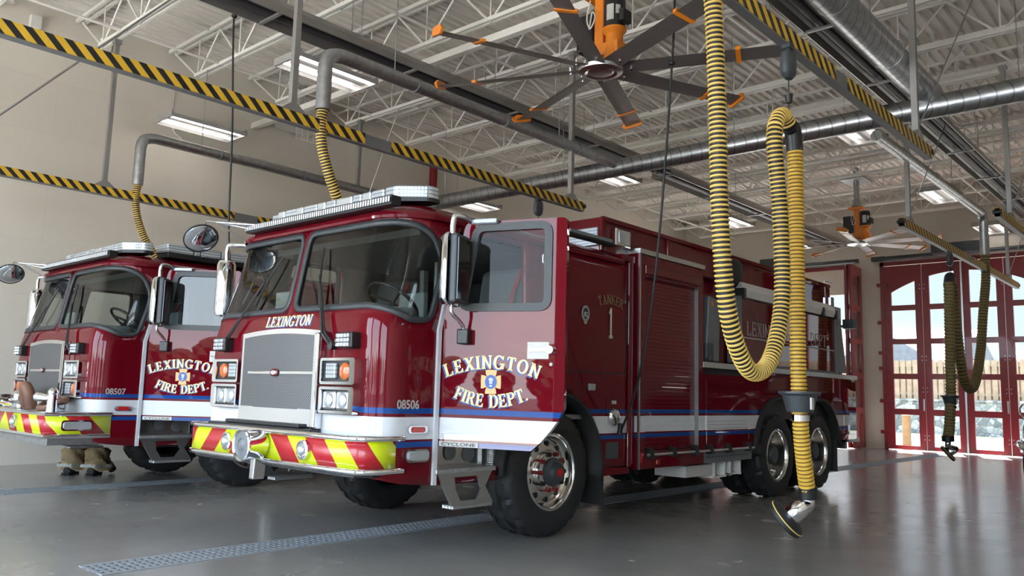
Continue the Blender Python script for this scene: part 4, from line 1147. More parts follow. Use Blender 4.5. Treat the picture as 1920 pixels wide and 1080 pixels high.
# ------------------------------------------------------------------ the building
YR, XL, XRW, YF, ZD = 22.6, -12.95, 2.6, -2.9, 6.70
mb = MB(); mb.box(XL - .3, XRW + .3, YF - .35, YR + .3, -.3, 0); struct(mb.build('floor', M['floor'], None, 0))
# corrugated deck, ribs running front to back
mb = MB(); x = XL - .3; prof = []
while x < XRW + .3:
    prof += [(x, ZD), (x + .07, ZD), (x + .085, ZD + .045), (x + .135, ZD + .045), (x + .15, ZD)]; x += .15
n = len(prof); mb.add([(a, YF - .4, b) for a, b in prof] + [(a, YR + .4, b) for a, b in prof], [(i, i + 1, n + i + 1, n + i) for i in range(n - 1)])
struct(mb.build('ceiling', M['deck'], None, 0, solid=.02, offs=1))
mb = MB(); mb.box(XL - .3, XRW + .3, YF - .4, YR + .4, ZD + .09, ZD + .3); struct(mb.build('roof', M['joist'], None, 0))
mb = MB(); mb.box(XL - .3, XL, YF - .35, YR + .3, 0, ZD + .1); struct(mb.build('wall_left', M['wall'], None, 0))
mb = MB(); mb.box(XRW, XRW + .3, YF - .35, YR + .3, 0, ZD + .1); struct(mb.build('wall_right', M['wall'], None, 0))
BAYS = [(-11.55, -7.85), (-7.0, -3.3), (-2.45, 1.25)]
def wall_open(name, y0, y1, opens, ztop):
    mb = MB(); xs = XL
    for a, b in opens:
        mb.box(xs, a, y0, y1, 0, ZD + .1); mb.box(a, b, y0, y1, ztop, ZD + .1); xs = b
    mb.box(xs, XRW, y0, y1, 0, ZD + .1); return struct(mb.build(name, M['wall'], None, 0))
ZDR = 4.82
wall_open('wall_rear', YR, YR + .3, BAYS, ZDR)
wall_open('wall_front', YF - .3, YF, [(-12.0, -7.9), (-7.3, -3.42), (-2.5, 1.6)], 4.75)

# ---- folding bay doors in the rear wall
def leaf_outline(k, w):
    """five window openings of leaf k (0..3) in leaf coordinates; top one follows the arch"""
    c = 1.85
    def zt(xl):
        xx = xl + k * w - c
        return 4.56 - .17 * xx * xx
    a, b = .17, w - .17
    rows = [(.13, .91), (1.06, 1.82), (1.96, 2.72), (2.86, 3.60)]
    out = [[(a, z0), (b, z0), (b, z1), (a, z1)] for z0, z1 in rows]
    arc = [(b - (b - a) * i / 6, zt(b - (b - a) * i / 6)) for i in range(7)]
    out.append([(a, 3.74), (b, 3.74)] + arc)
    return out
def door_leaf(par, k, w, x, y, rz):
    o = bpy.data.objects.new('door_leaf', None); COL.objects.link(o); o.parent = par; o.location = (x, y, 0); o.rotation_euler = (0, 0, rz)
    holes = leaf_outline(k, w)
    mb = MB(); sheet(mb, [(.006, .03), (w - .006, .03), (w - .006, 4.79), (.006, 4.79)], holes, lambda a, b: (a, 0, b), .4)
    lf = mb.build('leaf_panel', M['doorred'], o, 0, solid=.06, offs=-1)
    for h in holes:
        mb = MB(); sheet(mb, h, [], lambda a, b: (a, .03, b), .5); mb.build('door_pane', M['pane'], o, 0)
    return o
def folding_door(name, bay, opened):
    d = bpy.data.objects.new(name, None); COL.objects.link(d); d['kind'] = 'structure'
    x0, x1 = BAYS[bay]; w = (x1 - x0) / 4; y = YR - .02
    if not opened:
        for k in range(4): door_leaf(d, k, w, x0 + k * w, y, 0)
        mb = MB()
        for k in (1, 3):
            mb.box(x0 + k * w - .04 + w * 0, x0 + k * w - .015, y - .06, y - .01, 1.02, 1.32)
        mb.box(x0 + 2 * w - .02, x0 + 2 * w + .02, y - .03, y, 0.03, 4.78); mb.split('door_handle', M['alu'], d, 0)
        mb = MB()
        for k in (1, 3):
            for z in (.35, 1.55, 2.35, 4.2):
                for dx in (-.05, .05):
                    for dz in (-.05, .05): mb.cyl((x0 + k * w + dx, y - .012, z + dz), (x0 + k * w + dx, y, z + dz), .014, 8)
        mb.split('hinge_bolt', M['galv'], d, 0)
    else:
        # both pairs folded back, standing square to the wall
        for k, (xx, rz) in enumerate(((x1 + .10, -PI / 2 + .03), (x1 + .20, -PI / 2 + .05))): door_leaf(d, 3 - k, w, xx + .02, y - .03, rz)
        for k, (xx, rz) in enumerate(((x0 - .20, -PI / 2), (x0 - .10, -PI / 2))): door_leaf(d, k, w, xx, y - .03, rz)
    mb = MB()
    for xx in (x0 - .09, x1):
        mb.box(xx, xx + .09, YR - .05, YR, 0, 4.9)
        for z in (.45, 1.25, 2.1, 2.5, 3.3, 4.3): mb.box(xx - .09, xx + .18, YR - .055, YR - .002, z - .045, z + .045)
    mb.box(x0 - .09, x1 + .09, YR - .05, YR, 4.80, 4.9)
    mb.build('door_frame', M['doorred'], d, 0)
    mb = MB(); mb.tube([(x0 - .25, YR - .16, 4.98), (x1 + .25, YR - .16, 4.98)], .06, 10)
    mb.box((x0 + x1) / 2 - .55, (x0 + x1) / 2 + .55, YR - .5, YR - .1, 4.95, 5.2); mb.box(x0 - .25, x0 + .1, YR - .22, YR - .08, 4.93, 5.04); mb.build('door_operator', M['darkgrey'], d, 0)
    return d
folding_door('door_1', 1, False)
folding_door('door_2', 0, True)
folding_door('door_3', 2, False)
mb = MB(); mb.box(BAYS[0][0], BAYS[0][1], YR + .1, YR + .2, 4.12, 4.82); struct(mb.build('trim_1', M['wall'], None, 0))

# ---- open web joists running across the bays
ZT, ZB = 6.60, 5.97
def joist(y):
    mb = MB()
    for dx in (-.05, .05): mb.box(XL + .02, XRW, y + dx - .022, y + dx + .022, ZT, ZT + .055)
    xb0, xb1 = XL + .95, XRW - .95
    for dx in (-.04, .04): mb.box(xb0, xb1, y + dx - .018, y + dx + .018, ZB, ZB + .05)
    n = int((xb1 - xb0) / 1.2); st = (xb1 - xb0) / n
    def web(x0, z0, x1, z1, r=.016): mb.tube([(x0, y, z0), (x1, y, z1)], r, 5, cap=False)
    web(XL + .1, ZT, xb0, ZB + .02)
    for i in range(n):
        a = xb0 + i * st
        web(a, ZB, a + st / 2, ZT); web(a + st / 2, ZT, a + st, ZB); web(a, ZB, a, ZT, .011)
    web(xb1, ZB, XRW - .1, ZT)
    o = mb.build('roof_joist', M['joist'], None, 40); return struct(o)
j0 = joist(4.37)
for k in range(-4, 13):
    if k == 0: continue
    c = j0.copy(); COL.objects.link(c); c.location.y = 1.45 * k
mb = MB()
for x in (-11.6, -8.2, -4.6, -1.0, 1.8):
    mb.tube([(x, YF, ZT + .03), (x, YR, ZT + .03)], .02, 6); mb.tube([(x + .35, YF, ZB + .03), (x + .35, YR, ZB + .03)], .02, 6)
struct(mb.build('joist_bridging', M['joist'], None, 40))
mb = MB(); mb.box(XL, XRW, 7.33, 7.43, 5.74, 5.84); struct(mb.build('roof_beam', M['joist'], None, 0))
for k, y in enumerate((2.95, 8.72, 13.07, 17.42)):
    t = thing('sprinkler_pipe', None, 'pipe', (0, y, 0))
    t['label'] = ['white sprinkler pipe nearest the open front, tight under the roof deck', 'white sprinkler pipe crossing the roof above the near ceiling fan', 'white sprinkler pipe crossing the roof behind the main grey duct', 'white sprinkler pipe crossing the roof over the far ceiling fan'][k]
    mb = MB(); mb.tube([(XL + .1, .25, 6.42), (XRW, .25, 6.42)], .03, 8); mb.build('pipe_run', M['joist'], t, 40)
    mb = MB()
    for x in range(-12, 2, 3):
        mb.tube([(x, .25, 6.42), (x, .25, 6.2)], .012, 6); mb.lathe([(.012, 6.2), (.035, 6.19), (.001, 6.185)], 10, 'z', (x, .25, 0))
    mb.split('sprinkler_head', M['joist'], t, 40)

# ---- trench drains
def drain(x, y0, y1, label):
    t = thing('trench_drain', label, 'floor drain', (x, y0, 0))
    mb = MB(); L = y1 - y0; w = .16
    for s in (-1, 1): mb.box(s * w - .02, s * w + .02, 0, L, .0, .006)
    mb.build('drain_edge', M['grate'], t, 0)
    mb = MB(); n = int(L / .05)
    for i in range(n): mb.box(-w + .02, w - .02, i * .05, i * .05 + .026, .001, .005)
    for xx in (-.08, 0, .08): mb.box(xx - .012, xx + .012, 0, L, .001, .0055)
    mb.build('drain_grate', M['grate'], t, 0)
    mb = MB(); mb.box(-w, w, 0, L, .0006, .0012); mb.build('drain_channel', M['darkgrey'], t, 0)
drain(-5.56, 2.25, 21.8, 'long galvanised trench drain running out from under the nearer tanker')
drain(-9.9, 1.5, 21.8, 'long galvanised trench drain in front of the farther fire truck')

# ---- wall services on the left wall
t = thing('electrical_conduit', 'white conduit with two boxes along the top of the left wall', 'conduit', (XL, 0, 0))
mb = MB(); mb.tube([(.016, .3, 6.25), (.016, 9, 6.25)], .014, 6); mb.tube(spline([(.016, 5.9, 6.25), (.016, 5.9, 5.5), (.016, 6.05, 5.25), (.016, 6.6, 5.2), (.016, 10.5, 5.2)], 6), .014, 6); mb.split('conduit_run', M['joist'], t, 40)
for y in (3.75, 4.75):
    mb = MB(); mb.box(.002, .1, y - .07, y + .07, 6.3, 6.48); mb.split('junction_box', M['joist'], t, 0)
t = thing('unit_heater', 'white gas unit heater with wire guard high on the left wall', 'heater', (-12.45, 8.1, 5.75))
mb = MB(); mb.box(-.42, .2, -.35, .35, .1, .62); mb.build('heater_case', M['joist'], t, 0, bevel=.02)
mb = MB()
for i in range(6): mb.tube([(.22, -.3 + .12 * i, -.2), (.26, -.3 + .12 * i, .55)], .008, 5)
for z in (-.2, .1, .4, .55): mb.tube([(.23, -.33, z), (.23, .33, z)], .008, 5)
mb.build('wire_guard', M['joist'], t, 0)
mb = MB(); mb.tube([(-.1, .0, .62), (-.1, 0, .9)], .09, 12); mb.build('flue', M['galv'], t, 40)
t = thing('sprinkler_riser', 'red vertical sprinkler riser pipe against the left wall', 'pipe', (XL + .16, 11.6, 0))
mb = MB(); mb.tube([(0, 0, .02), (0, 0, 6.1)], .085, 16); mb.build('riser_pipe', M['redpipe'], t, 40)
mb = MB(); mb.tube([(0, 0, 1.2), (0, 0, 1.35)], .14, 16); mb.build('flange', M['redpipe'], t, 40)

# ---- overhead extraction ducts
def duct(label, x, yr, zb, zh, r, y1, rise=True, mat='galv'):
    t = thing('exhaust_duct', label, 'duct', (x, yr, zb))
    mb = MB(); P = ([(0, 0, 0)] if rise else []) + ([(0, 0, zh - zb - .16), (0, .03, zh - zb - .05), (0, .12, zh - zb + .0), (0, .22, zh - zb + .02)] if rise else [(0, 0, zh - zb)])
    P += [(0, y1 - yr, zh - zb + .02)]
    mb.tube(P[:1] + spline(P[1:-1], 4) + P[-1:] if rise else P, r, 16); mb.build('duct_pipe', M[mat], t, 45)
    mb = MB(); k = 1.2
    while k < y1 - yr: mb.tube([(0, k, zh - zb + .02), (0, k + .03, zh - zb + .02)], r + .008, 16); k += 1.5
    mb.split('duct_joint', M['galv'], t, 45)
    mb = MB(); k = .9
    while k < y1 - yr: mb.tube([(0, k, zh - zb), (0, k, ZB - zb)], .006, 5); k += 2.9
    mb.split('hanger_rod', M['galv'], t, 40)
    return t
duct('galvanised duct that bends up from the striped rail above the nearer tanker', -6.76, 4.6, 3.97, 4.58, .075, 9.80)
duct('galvanised duct that bends up from the striped rail above the farther fire truck', -11.55, 4.85, 3.97, 4.68, .075, 9.80)
duct('wide spiral duct at top right, next to the long radiant heater', -2.50, 1.2, 4.70, 4.70, .15, 9.83, False, 'spiral')
t = duct('slim shiny duct leading back over the rear parking place to the far hose', -3.45, 11.0, 4.70, 4.72, .075, 16.9, False, 'spiral')
mb = MB(); mb.tube([(0, 5.82, .02), (0, 5.9, -.03), (0, 5.93, -.12), (0, 5.93, -.75)], .08, 14); mb.build('duct_drop', M['galv'], t, 45)
t = thing('main_duct', 'thick spiral main duct crossing the whole hall behind the near fan', 'duct', (0, 9.83, 4.56))
mb = MB(); mb.tube([(-11.62, 0, 0), (XRW - .05, 0, 0)], .13, 24); mb.build('duct_pipe', M['spiral'], t, 45)
mb = MB()
for x in (-10.5, -7.8, -4.9, -1.6, 1.5): mb.tube([(x, 0, .1), (x, -.05, 1.5)], .006, 5)
mb.split('hanger_wire', M['galv'], t, 40)
mb = MB(); mb.tube([(-2.5, -.1, .14), (-2.5, .14, .10)], .16, 20); mb.tube([(-6.76, -.1, .02), (-6.76, .05, .0)], .1, 16); mb.build('duct_saddle', M['galv'], t, 45)

# ---- radiant tube heaters
def heater(label, x, y0, y1, z=5.4):
    t = thing('radiant_heater', label, 'heater', (x, y0, z))
    L = y1 - y0; mb = MB()
    P = [(-.22, -.12), (-.20, -.02), (-.09, .09), (.09, .09), (.20, -.02), (.22, -.12)]
    mb.add([(a, 0, b) for a, b in P] + [(a, L, b) for a, b in P], [(i, i + 1, 6 + i + 1, 6 + i) for i in range(5)]); mb.build('hood', M['heater'], t, 0, solid=.012)
    mb = MB(); mb.tube([(-.07, -.2, -.02), (-.07, L + .2, -.02)], .05, 12); mb.tube([(.09, -.1, -.02), (.09, L + .1, -.02)], .04, 12); mb.split('heat_tube', M['heattube'], t, 45)
    mb = MB(); y = .4
    while y < L: mb.tube([(-.1, y, .09), (-.1, y, .57)], .006, 5); mb.tube([(.1, y, .09), (.1, y, .57)], .006, 5); y += 2.4
    mb.split('hanger_chain', M['galv'], t, 0)
    mb = MB(); y = 0
    while y < L: mb.box(-.225, .225, y, y + .04, -.125, -.10); y += 2.0
    mb.split('reflector_band', M['strut'], t, 0)
heater('long dark radiant tube heater hanging between the two fire trucks', -7.90, .6, 12.1)
heater('radiant tube heater behind the main duct, farther back than the near fan', -7.90, 12.9, 21.8)
heater('radiant tube heater at top right, in front of the main duct', -3.22, .6, 11.9)
heater('shiny radiant tube heater at right, behind the main duct', -3.22, 12.4, 20.6)

# ---- fluorescent light fixtures
def light(x, y, label, z=5.4):
    t = thing('light_fixture', label, 'ceiling light', (x, y, z), 0, 'fluorescent light fixtures hung from the roof')
    mb = MB(); P = [(-.29, -.03), (-.29, .03), (-.16, .075), (-.03, .02), (.03, .02), (.16, .075), (.29, .03), (.29, -.03)]
    mb.add([(a, -.62, b) for a, b in P] + [(a, .62, b) for a, b in P], [(i, i + 1, 8 + i + 1, 8 + i) for i in range(7)])
    for y2 in (-.62, .62): mb.box(-.295, .295, y2 - .015, y2 + .015, -.03, .07)
    mb.build('fixture_housing', M['fixture'], t, 0, solid=.008)
    for s in (-.16, .16):
        mb = MB(); mb.tube([(s, -.58, .005), (s, .58, .005)], .021, 10); mb.build('fluorescent_tube', M['tube'], t, 50)
    mb = MB()
    for y2 in (-.5, .5): mb.tube([(0, y2, .02), (0, y2, .57)], .004, 4)
    mb.split('hanger_wire', M['galv'], t, 0)
LIGHTS = [(-12.18, 6.04, 'twin tube ceiling light hanging close to the left wall above the farther truck', 5.25),
 (-8.98, 6.15, 'twin tube ceiling light behind the grey duct elbow at top left'),
 (-8.93, 12.75, 'twin tube ceiling light hanging just behind the main duct, left of the hoses'),
 (-4.30, 12.75, 'twin tube ceiling light just behind the main duct, right of the big hose loop'),
 (-4.37, 17.8, 'twin tube ceiling light right of the far ceiling fan'),
 (-12.35, 12.4, 'twin tube ceiling light seen just over the open cab door', 5.25),
 (-8.95, 17.8, 'twin tube ceiling light seen between the hose strands of the near loop'),
 (-8.95, 21.4, 'twin tube ceiling light against the rear wall, behind the yellow hose'),
 (-4.3, 21.9, 'twin tube ceiling light above the right half of the closed red doors')]
for a in LIGHTS: light(*a)
for x in (-.1,):  # extra unseen lights, added to raise the light in the hall
    for y in (2.0, 6.2, 12.7, 17.8): light(x, y, 'twin tube ceiling light added out of view over the right hand bay to brighten the hall')
# ------------------------------------------------------------------ overhead rails with hazard tape
def rail(label, x, y0, y1, z, gaps, posts, ztop=5.97):
    t = thing('hose_rail', label, 'overhead rail', (x, y0, z), 0, 'overhead hose rails')
    L = y1 - y0; mb = MB(); mb.box(-.03, .03, 0, L, -.065, .05); mb.box(-.034, .034, 0, L, -.072, -.058); mb.build('rail_channel', M['railalu'], t, 0)
    e = [0] + [g - y0 for ab in gaps for g in ab] + [L]
    for a, b in zip(e[0::2], e[1::2]):
        mb = MB(); mb.box(-.036, .036, a, b, -.058, .056); mb.build('hazard_tape', M['hazard'], t, 0)
    for y in posts:
        mb = MB(); y -= y0
        mb.box(-.03, .03, y - .03, y + .03, .05, ztop - z); mb.prism([(y - .14, .05), (y + .14, .05), (y + .04, .13), (y - .04, .13)], 'x', -.04, .04)
        mb.box(-.05, .05, y - .05, y + .05, ztop - z - .06, ztop - z); mb.build('support_post', M['strut'], t, 0)
        if x > -5: mb = MB(); mb.tube([(0, y, .1), (.55, y + .9, ztop - z)], .008, 6); mb.build('brace_rod', M['galv'], t, 40)
    mb = MB()
    for y in (0, L): mb.tube([(-.05, y, .0), (.05, y, .0)], .03, 10)
    mb.split('end_stop', M['black'], t, 0)
    return t
rail('yellow and black striped rail running over the nearer tanker cab', -6.76, .4, 8.95, 3.80, [(5.12, 5.48)], [4.25, 8.68])
rail('yellow and black striped rail over the farther truck, closest to the left wall', -11.55, .4, 8.95, 3.80, [(6.35, 6.75)], [4.40, 8.68])
rail('yellow and black striped rail at top right that carries the big near hose', -2.32, .4, 9.03, 3.80, [(6.35, 6.62)], [2.1, 8.62])
rail('striped rail over the rear parking place, holding the far hose', -3.45, 11.95, 19.75, 3.72, [(15.6, 15.8)], [12.3, 18.9])
rail('short visible end of a striped rail at the right edge of the photo', -2.28, 12.0, 19.9, 3.72, [], [12.8])

t = [o for o in bpy.data.objects if o.name == 'hose_rail.001'][0]
mb = MB(); mb.tube([(0, 8.28, .1), (1.04, 8.28, 2.15)], .010, 6); mb.build('brace_rod', M['strut'], t, 40)
# ------------------------------------------------------------------ corrugated exhaust hoses
def corr(mb, path, r, pitch, frac, n=20):
    P = resample([Vector(p) for p in path], pitch / 8); fr = pframes(P)
    prof = []
    for i in range(len(P)):
        ph = (i % 8) / 8
        prof.append((r * (1.0 if .0 < ph < frac else .88), ph < frac))
    vs = []
    for i, (T, N, B) in enumerate(fr):
        for j in range(n):
            a = 2 * PI * j / n; vs.append(P[i] + prof[i][0] * (cos(a) * N + sin(a) * B))
    b = len(mb.f); fs = []; ms = []
    for i in range(len(P) - 1):
        mi = 0 if ((i % 8) + .5) / 8 < frac else 1
        for j in range(n):
            j2 = (j + 1) % n; fs.append((i * n + j, i * n + j2, (i + 1) * n + j2, (i + 1) * n + j)); ms.append(mi)
    base = len(mb.v); mb.v += [tuple(p) for p in vs]; mb.f += [tuple(base + q for q in f) for f in fs]; mb.m += ms
def hose(label, x, loop, drop, zcol, noz, r=.056, pitch=.030, mats=('yellow', 'hoseblack', 'golden', 'hosebrown')):
    t = thing('exhaust_hose', label, 'hose', (x, loop[0][0], loop[0][1]), 0, 'yellow exhaust hoses')
    o = Vector((x, loop[0][0], loop[0][1]))
    W = lambda q: [Vector((x if len(p) == 2 else p[2], p[0], p[1])) - o for p in q]
    mb = MB(); corr(mb, spline(W(loop), 8), r, pitch, .5); mb.build('hose_loop', [M[mats[0]], M[mats[1]]], t, 60)
    if not drop: return t
    mb = MB(); corr(mb, spline(W(drop), 8), r * .98, pitch * .9, .72); mb.build('hose_drop', [M[mats[2]], M[mats[3]]], t, 60)
    a, b = Vector((x, loop[-1][0], loop[-1][1])) - o, Vector((x, drop[0][0], drop[0][1])) - o
    mb = MB(); mb.tube(spline([a, (a + b) / 2 + Vector((0, .02, .03)), b + Vector((0, 0, -.05))], 5), r * 1.04, 16); mb.build('hose_elbow', M['black'], t, 50)
    # collar tray
    yc = min(drop, key=lambda p: abs(p[1] - zcol))[0] - o.y
    zc = zcol - o.z
    mb = MB(); mb.lathe([(r, .0), (.085, -.0), (.115, .11), (.14, .125), (.14, .14), (r, .14)], 28, 'z', (0, yc, zc)); c = mb.build('hose_collar', M['darkgrey'], t, 40)
    mb = MB(); mb.box(.10, .112, yc - .07, yc - .03, zc + .02, zc + .1); mb.build('collar_label', M['white_plate'], c, 0)
    mb = MB(); mb.tube([(0, yc, zc - .06), (0, yc, zc - .02)], r + .006, 20); mb.build('hose_clamp', M['chrome'], t, 40)
    # nozzle
    e = Vector((x, drop[-1][0], drop[-1][1])) - o; d = Vector((x, noz[0], noz[1])) - o
    N = bpy.data.objects.new('nozzle', None); COL.objects.link(N); N.parent = t
    ax = Vector((-.66, -.16, -.58)).normalized(); d = d + Vector((-.04, 0, 0))
    mb = MB(); mb.tube([e + Vector((0, 0, .04)), e + Vector((0, .01, -.04))], r * 1.12, 16); mb.build('hose_cuff', M['black'], N, 40)
    mb = MB(); mb.tube(spline([e + Vector((0, .01, -.03)), e + Vector((0, -.01, -.09)), e * .45 + d * .55 + Vector((0, .0, -.01)), d - ax * .10, d - ax * .01], 5), [.043] * 14 + [.047] + [.062] * 6, 18); mb.build('nozzle_elbow', M['chrome'], N, 50)
    q = ax.to_track_quat('Z', 'Y').to_matrix().to_4x4()
    mb = MB(); mb.M = Matrix.Translation(d) @ q; mb.lathe([(.05, -.02), (.115, -.012), (.137, .0), (.137, .035), (.12, .045), (.10, .012), (.001, .008)], 36); mb.build('nozzle_cup', M['rubber'], N, 40)
    mb = MB(); mb.M = Matrix.Translation(d) @ q; mb.lathe([(.1375, .002), (.141, .003), (.141, .009), (.1375, .010)], 36); mb.build('nozzle_ring', M['yellow'], N, 40)
    return t
hose('big yellow and black ribbed hose hanging in a loop, foreground right', -2.30,
     [(4.33, 3.735), (4.365, 3.4), (4.393, 2.966), (4.421, 2.306), (4.483, 1.826), (4.603, 1.545), (4.80, 1.375), (5.03, 1.405), (5.20, 1.60), (5.30, 1.92), (5.286, 2.465), (5.21, 2.95), (5.26, 3.12), (5.36, 3.18), (5.45, 3.13)],
     [(5.55, 3.02), (5.555, 2.5), (5.545, 1.75), (5.55, 1.25), (5.56, 1.1), (5.60, .84), (5.67, .57)], 1.12, (5.43, .42))
s = .972
D = lambda q: [(y * s, 1.2 + (z - 1.2) * s) for y, z in q]
hose('far yellow hose coloured dull as if backlit, looped in front of the closed red bay doors', -3.45,
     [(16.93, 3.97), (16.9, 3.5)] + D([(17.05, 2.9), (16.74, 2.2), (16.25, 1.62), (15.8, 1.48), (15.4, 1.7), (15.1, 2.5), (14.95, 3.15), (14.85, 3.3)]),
     D([(14.74, 3.2), (14.72, 2.9), (14.6, 1.4), (14.55, 1.25), (14.43, .85), (14.31, .67)]), 1.2, (14.1, .46), .08, .06, ('backlit', 'backlitdark', 'backlit', 'backlitdark'))
hose('yellow hose dropping from the duct elbow behind the nearer tanker cab', -6.76,
     [(4.6, 3.96), (4.59, 3.78), (4.627, 3.567), (4.728, 3.314), (4.853, 3.10, -6.78), (5.05, 2.86, -6.9), (5.3, 2.6, -7.06), (5.6, 2.2, -7.14), (5.9, 1.6, -7.16), (6.1, 1.0, -7.16), (6.2, .6, -7.16)], None, 0, None)
hose('yellow hose dropping from the striped rail behind the farther truck cab', -11.55,
     [(4.85, 3.96), (4.84, 3.8), (4.872, 3.566), (4.987, 3.278), (5.135, 3.069), (5.35, 2.8), (5.6, 2.4), (5.8, 1.8), (5.9, 1.1), (5.95, .6)], None, 0, None)
def balancer(label, x, y, zr, zb, drop):
    t = thing('tool_balancer', label, 'balancer', (x, y, zr))
    mb = MB(); mb.tube([(0, 0, -.07), (0, 0, -.13)], .02, 10); mb.box(-.03, .03, -.04, .04, -.10, -.06); mb.tube([(.0, -.02, -.1), (.0, -.02, zb - zr + .2)], .005, 6); mb.tube([(.0, .02, -.1), (.0, .02, zb - zr + .2)], .005, 6); mb.build('trolley', M['darkgrey'], t, 40)
    mb = MB(); mb.lathe([(.03, .10), (.075, .085), (.085, .0), (.075, -.07), (.04, -.10), (.001, -.10)], 20, 'z', (0, 0, zb - zr + .05)); mb.v = [(p[0] * .6, p[1], p[2]) for p in mb.v]; mb.build('balancer_case', M['darkgrey'], t, 40)
    mb = MB(); mb.tube([(0, 0, zb - zr - .04), (0, 0, drop - zr)], .004, 6); mb.tube([(0, 0, drop - zr + .07), (0, 0, drop - zr + .13)], [.02, .03], 10); mb.build('balancer_cord', M['cord'], t, 40)
balancer('dark grey balancer hanging from the rail above the big hose loop', -2.30, 5.46, 3.80, 3.53, 3.23)
balancer('small dark balancer on the striped rail just above the open door of the nearer tanker', -6.76, 8.0, 3.80, 3.55, 3.3)
balancer('small dark balancer on the far rail, above the far hose', -3.45, 14.45, 3.72, 3.48, 3.27)

# ------------------------------------------------------------------ ceiling fans
def fan(label, x, y, z, rot, R):
    t = thing('ceiling_fan', label, 'ceiling fan', (x, y, z), 0, 'large ceiling fans')
    mb = MB(); mb.lathe([(.001, -.04), (.10, -.045), (.13, -.03), (.16, -.045), (.215, -.03), (.225, .0), (.20, .03), (.10, .04), (.001, .04)], 36); mb.build('hub', M['alu'], t, 40)
    for k in range(8):
        a = math.radians(rot + 45 * k)
        b = bpy.data.objects.new('blade', None); COL.objects.link(b); b.parent = t; b.rotation_euler = (math.radians(-14), 0, a)
        w = .095
        prof = [(-w, -.004), (-w * .5, .012), (0, .016), (w * .6, .010), (w, .0), (w * .6, -.006), (0, -.004), (-w * .5, -.004)]
        mb = MB(); mb.prism(prof, 'x', .16, R - .02); mb.build('blade_airfoil', M['blade'], b, 40)
        mb = MB(); mb.prism(roundpoly([(-w - .01, -.03), (w + .01, -.03), (w + .05, .02), (w - .02, .06), (-w, .045)], .015), 'x', R - .03, R - .005); mb.build('winglet', M['orange'], b, 30)
        mb = MB(); mb.prism([(-w - .008, -.014), (w + .012, -.012), (w + .02, .012), (-w - .008, .024)], 'x', R * .74, R * .74 + .045); mb.build('blade_clip', M['orange'], b, 0)
        mb = MB()
        for xx in (.2, .3):
            mb.cyl((xx, .03, -.02), (xx, .03, .045), .012, 8)
        mb.split('blade_bolt', M['chrome'], b, 40)
    mb = MB(); mb.box(-.055, .055, -.05, .05, .12, .80); mb.box(-.16, .16, -.12, .12, .74, .79); mb.box(-.06, .26, -.10, .10, .10, .22); mb.build('fan_bracket', M['orange'], t, 0, bevel=.012)
    mb = MB(); mb.lathe([(.11, .03), (.10, .12), (.085, .22), (.085, .30), (.12, .34), (.12, .36)], 24, 'z', (.17, -.02, 0)); mb.build('gearbox', M['orange'], t, 40)
    mb = MB(); mb.lathe([(.001, .36), (.105, .36), (.108, .64), (.095, .68), (.001, .68)], 24, 'z', (.17, -.02, 0)); mb.box(.27, .32, -.09, .05, .40, .52); mt = mb.build('motor', M['black'], t, 40)
    mb = MB()
    for a0, a1, z0, z1 in ((-100, -60, .42, .58), (-50, -25, .48, .57)):
        q = [math.radians(a0 + (a1 - a0) * i / 5) for i in range(6)]
        mb.add([(.17 + .1095 * cos(a), -.02 + .1095 * sin(a), z_) for z_ in (z0, z1) for a in q], [(i, i + 1, 7 + i, 6 + i) for i in range(5)])
    mb.split('motor_label', M['white_plate'], mt, 0)
    mb = MB(); mb.box(-.30, -.10, -.02, .16, .24, .62); mb.build('control_box', M['black'], t, 0, bevel=.012)
    mb = MB(); mb.tube(spline([(-.07, -.1, .7), (-.08, -.14, .5), (-.03, -.15, .38), (.02, -.14, .48), (-.03, -.12, .56), (-.08, -.1, .4)], 5), .007, 6); mb.build('fan_cable', M['frost'], t, 40)
    H = ZB - z
    mb = MB(); mb.tube([(0, 0, .78), (0, 0, H + .3)], .06, 14); mb.lathe([(.06, .79), (.12, .80), (.07, .95)], 16); mb.box(-.25, .25, -.3, .3, H + .0, H + .05); mb.build('mast', M['galv'], t, 40)
    mb = MB()
    for a in (45, 135, 225, 315):
        mb.tube([(.08 * cos(math.radians(a)), .08 * sin(math.radians(a)), .8), (1.3 * cos(math.radians(a)), 1.3 * sin(math.radians(a)), H)], .004, 5)
    mb.split('guy_wire', M['galv'], t, 40)
    return t
fan('large eight blade ceiling fan with orange tips in the foreground', -4.57, 6.32, 4.40, -22.4, 1.75)
fan('smaller looking eight blade ceiling fan far back near the red doors', -6.06, 17.9, 4.60, 8, 1.62)

# ------------------------------------------------------------------ drop cords
def cord(label, pts, balls, plug=None, ztop=None):
    t = thing('drop_cord', label, 'cord', pts[0]); o = Vector(pts[0])
    mb = MB(); mb.tube([p - o for p in spline(pts, 8)], .011, 8); mb.build('cable', M['cord'], t, 50)
    for b in balls:
        mb = MB(); mb.ball(Vector(b) - o, .035, 14, sz=.7); mb.build('cord_stop', M['black'], t, 50)
    if plug:
        mb = MB(); p = Vector(plug) - o; mb.tube([p, p + Vector((-.0, .02, .1))], .025, 10); mb.build('plug', M['black'], t, 40)
cord('black cord curving down to a socket on the nearer tanker side', [(-3.62, 6.2, 6.6), (-3.668, 6.2, 4.8), (-3.694, 6.2, 4.2), (-3.80, 6.2, 2.82), (-3.93, 6.22, 1.87), (-4.12, 6.3, 1.25), (-4.36, 6.42, .86)], [(-3.694, 6.2, 4.2)], (-4.372, 6.42, .84))
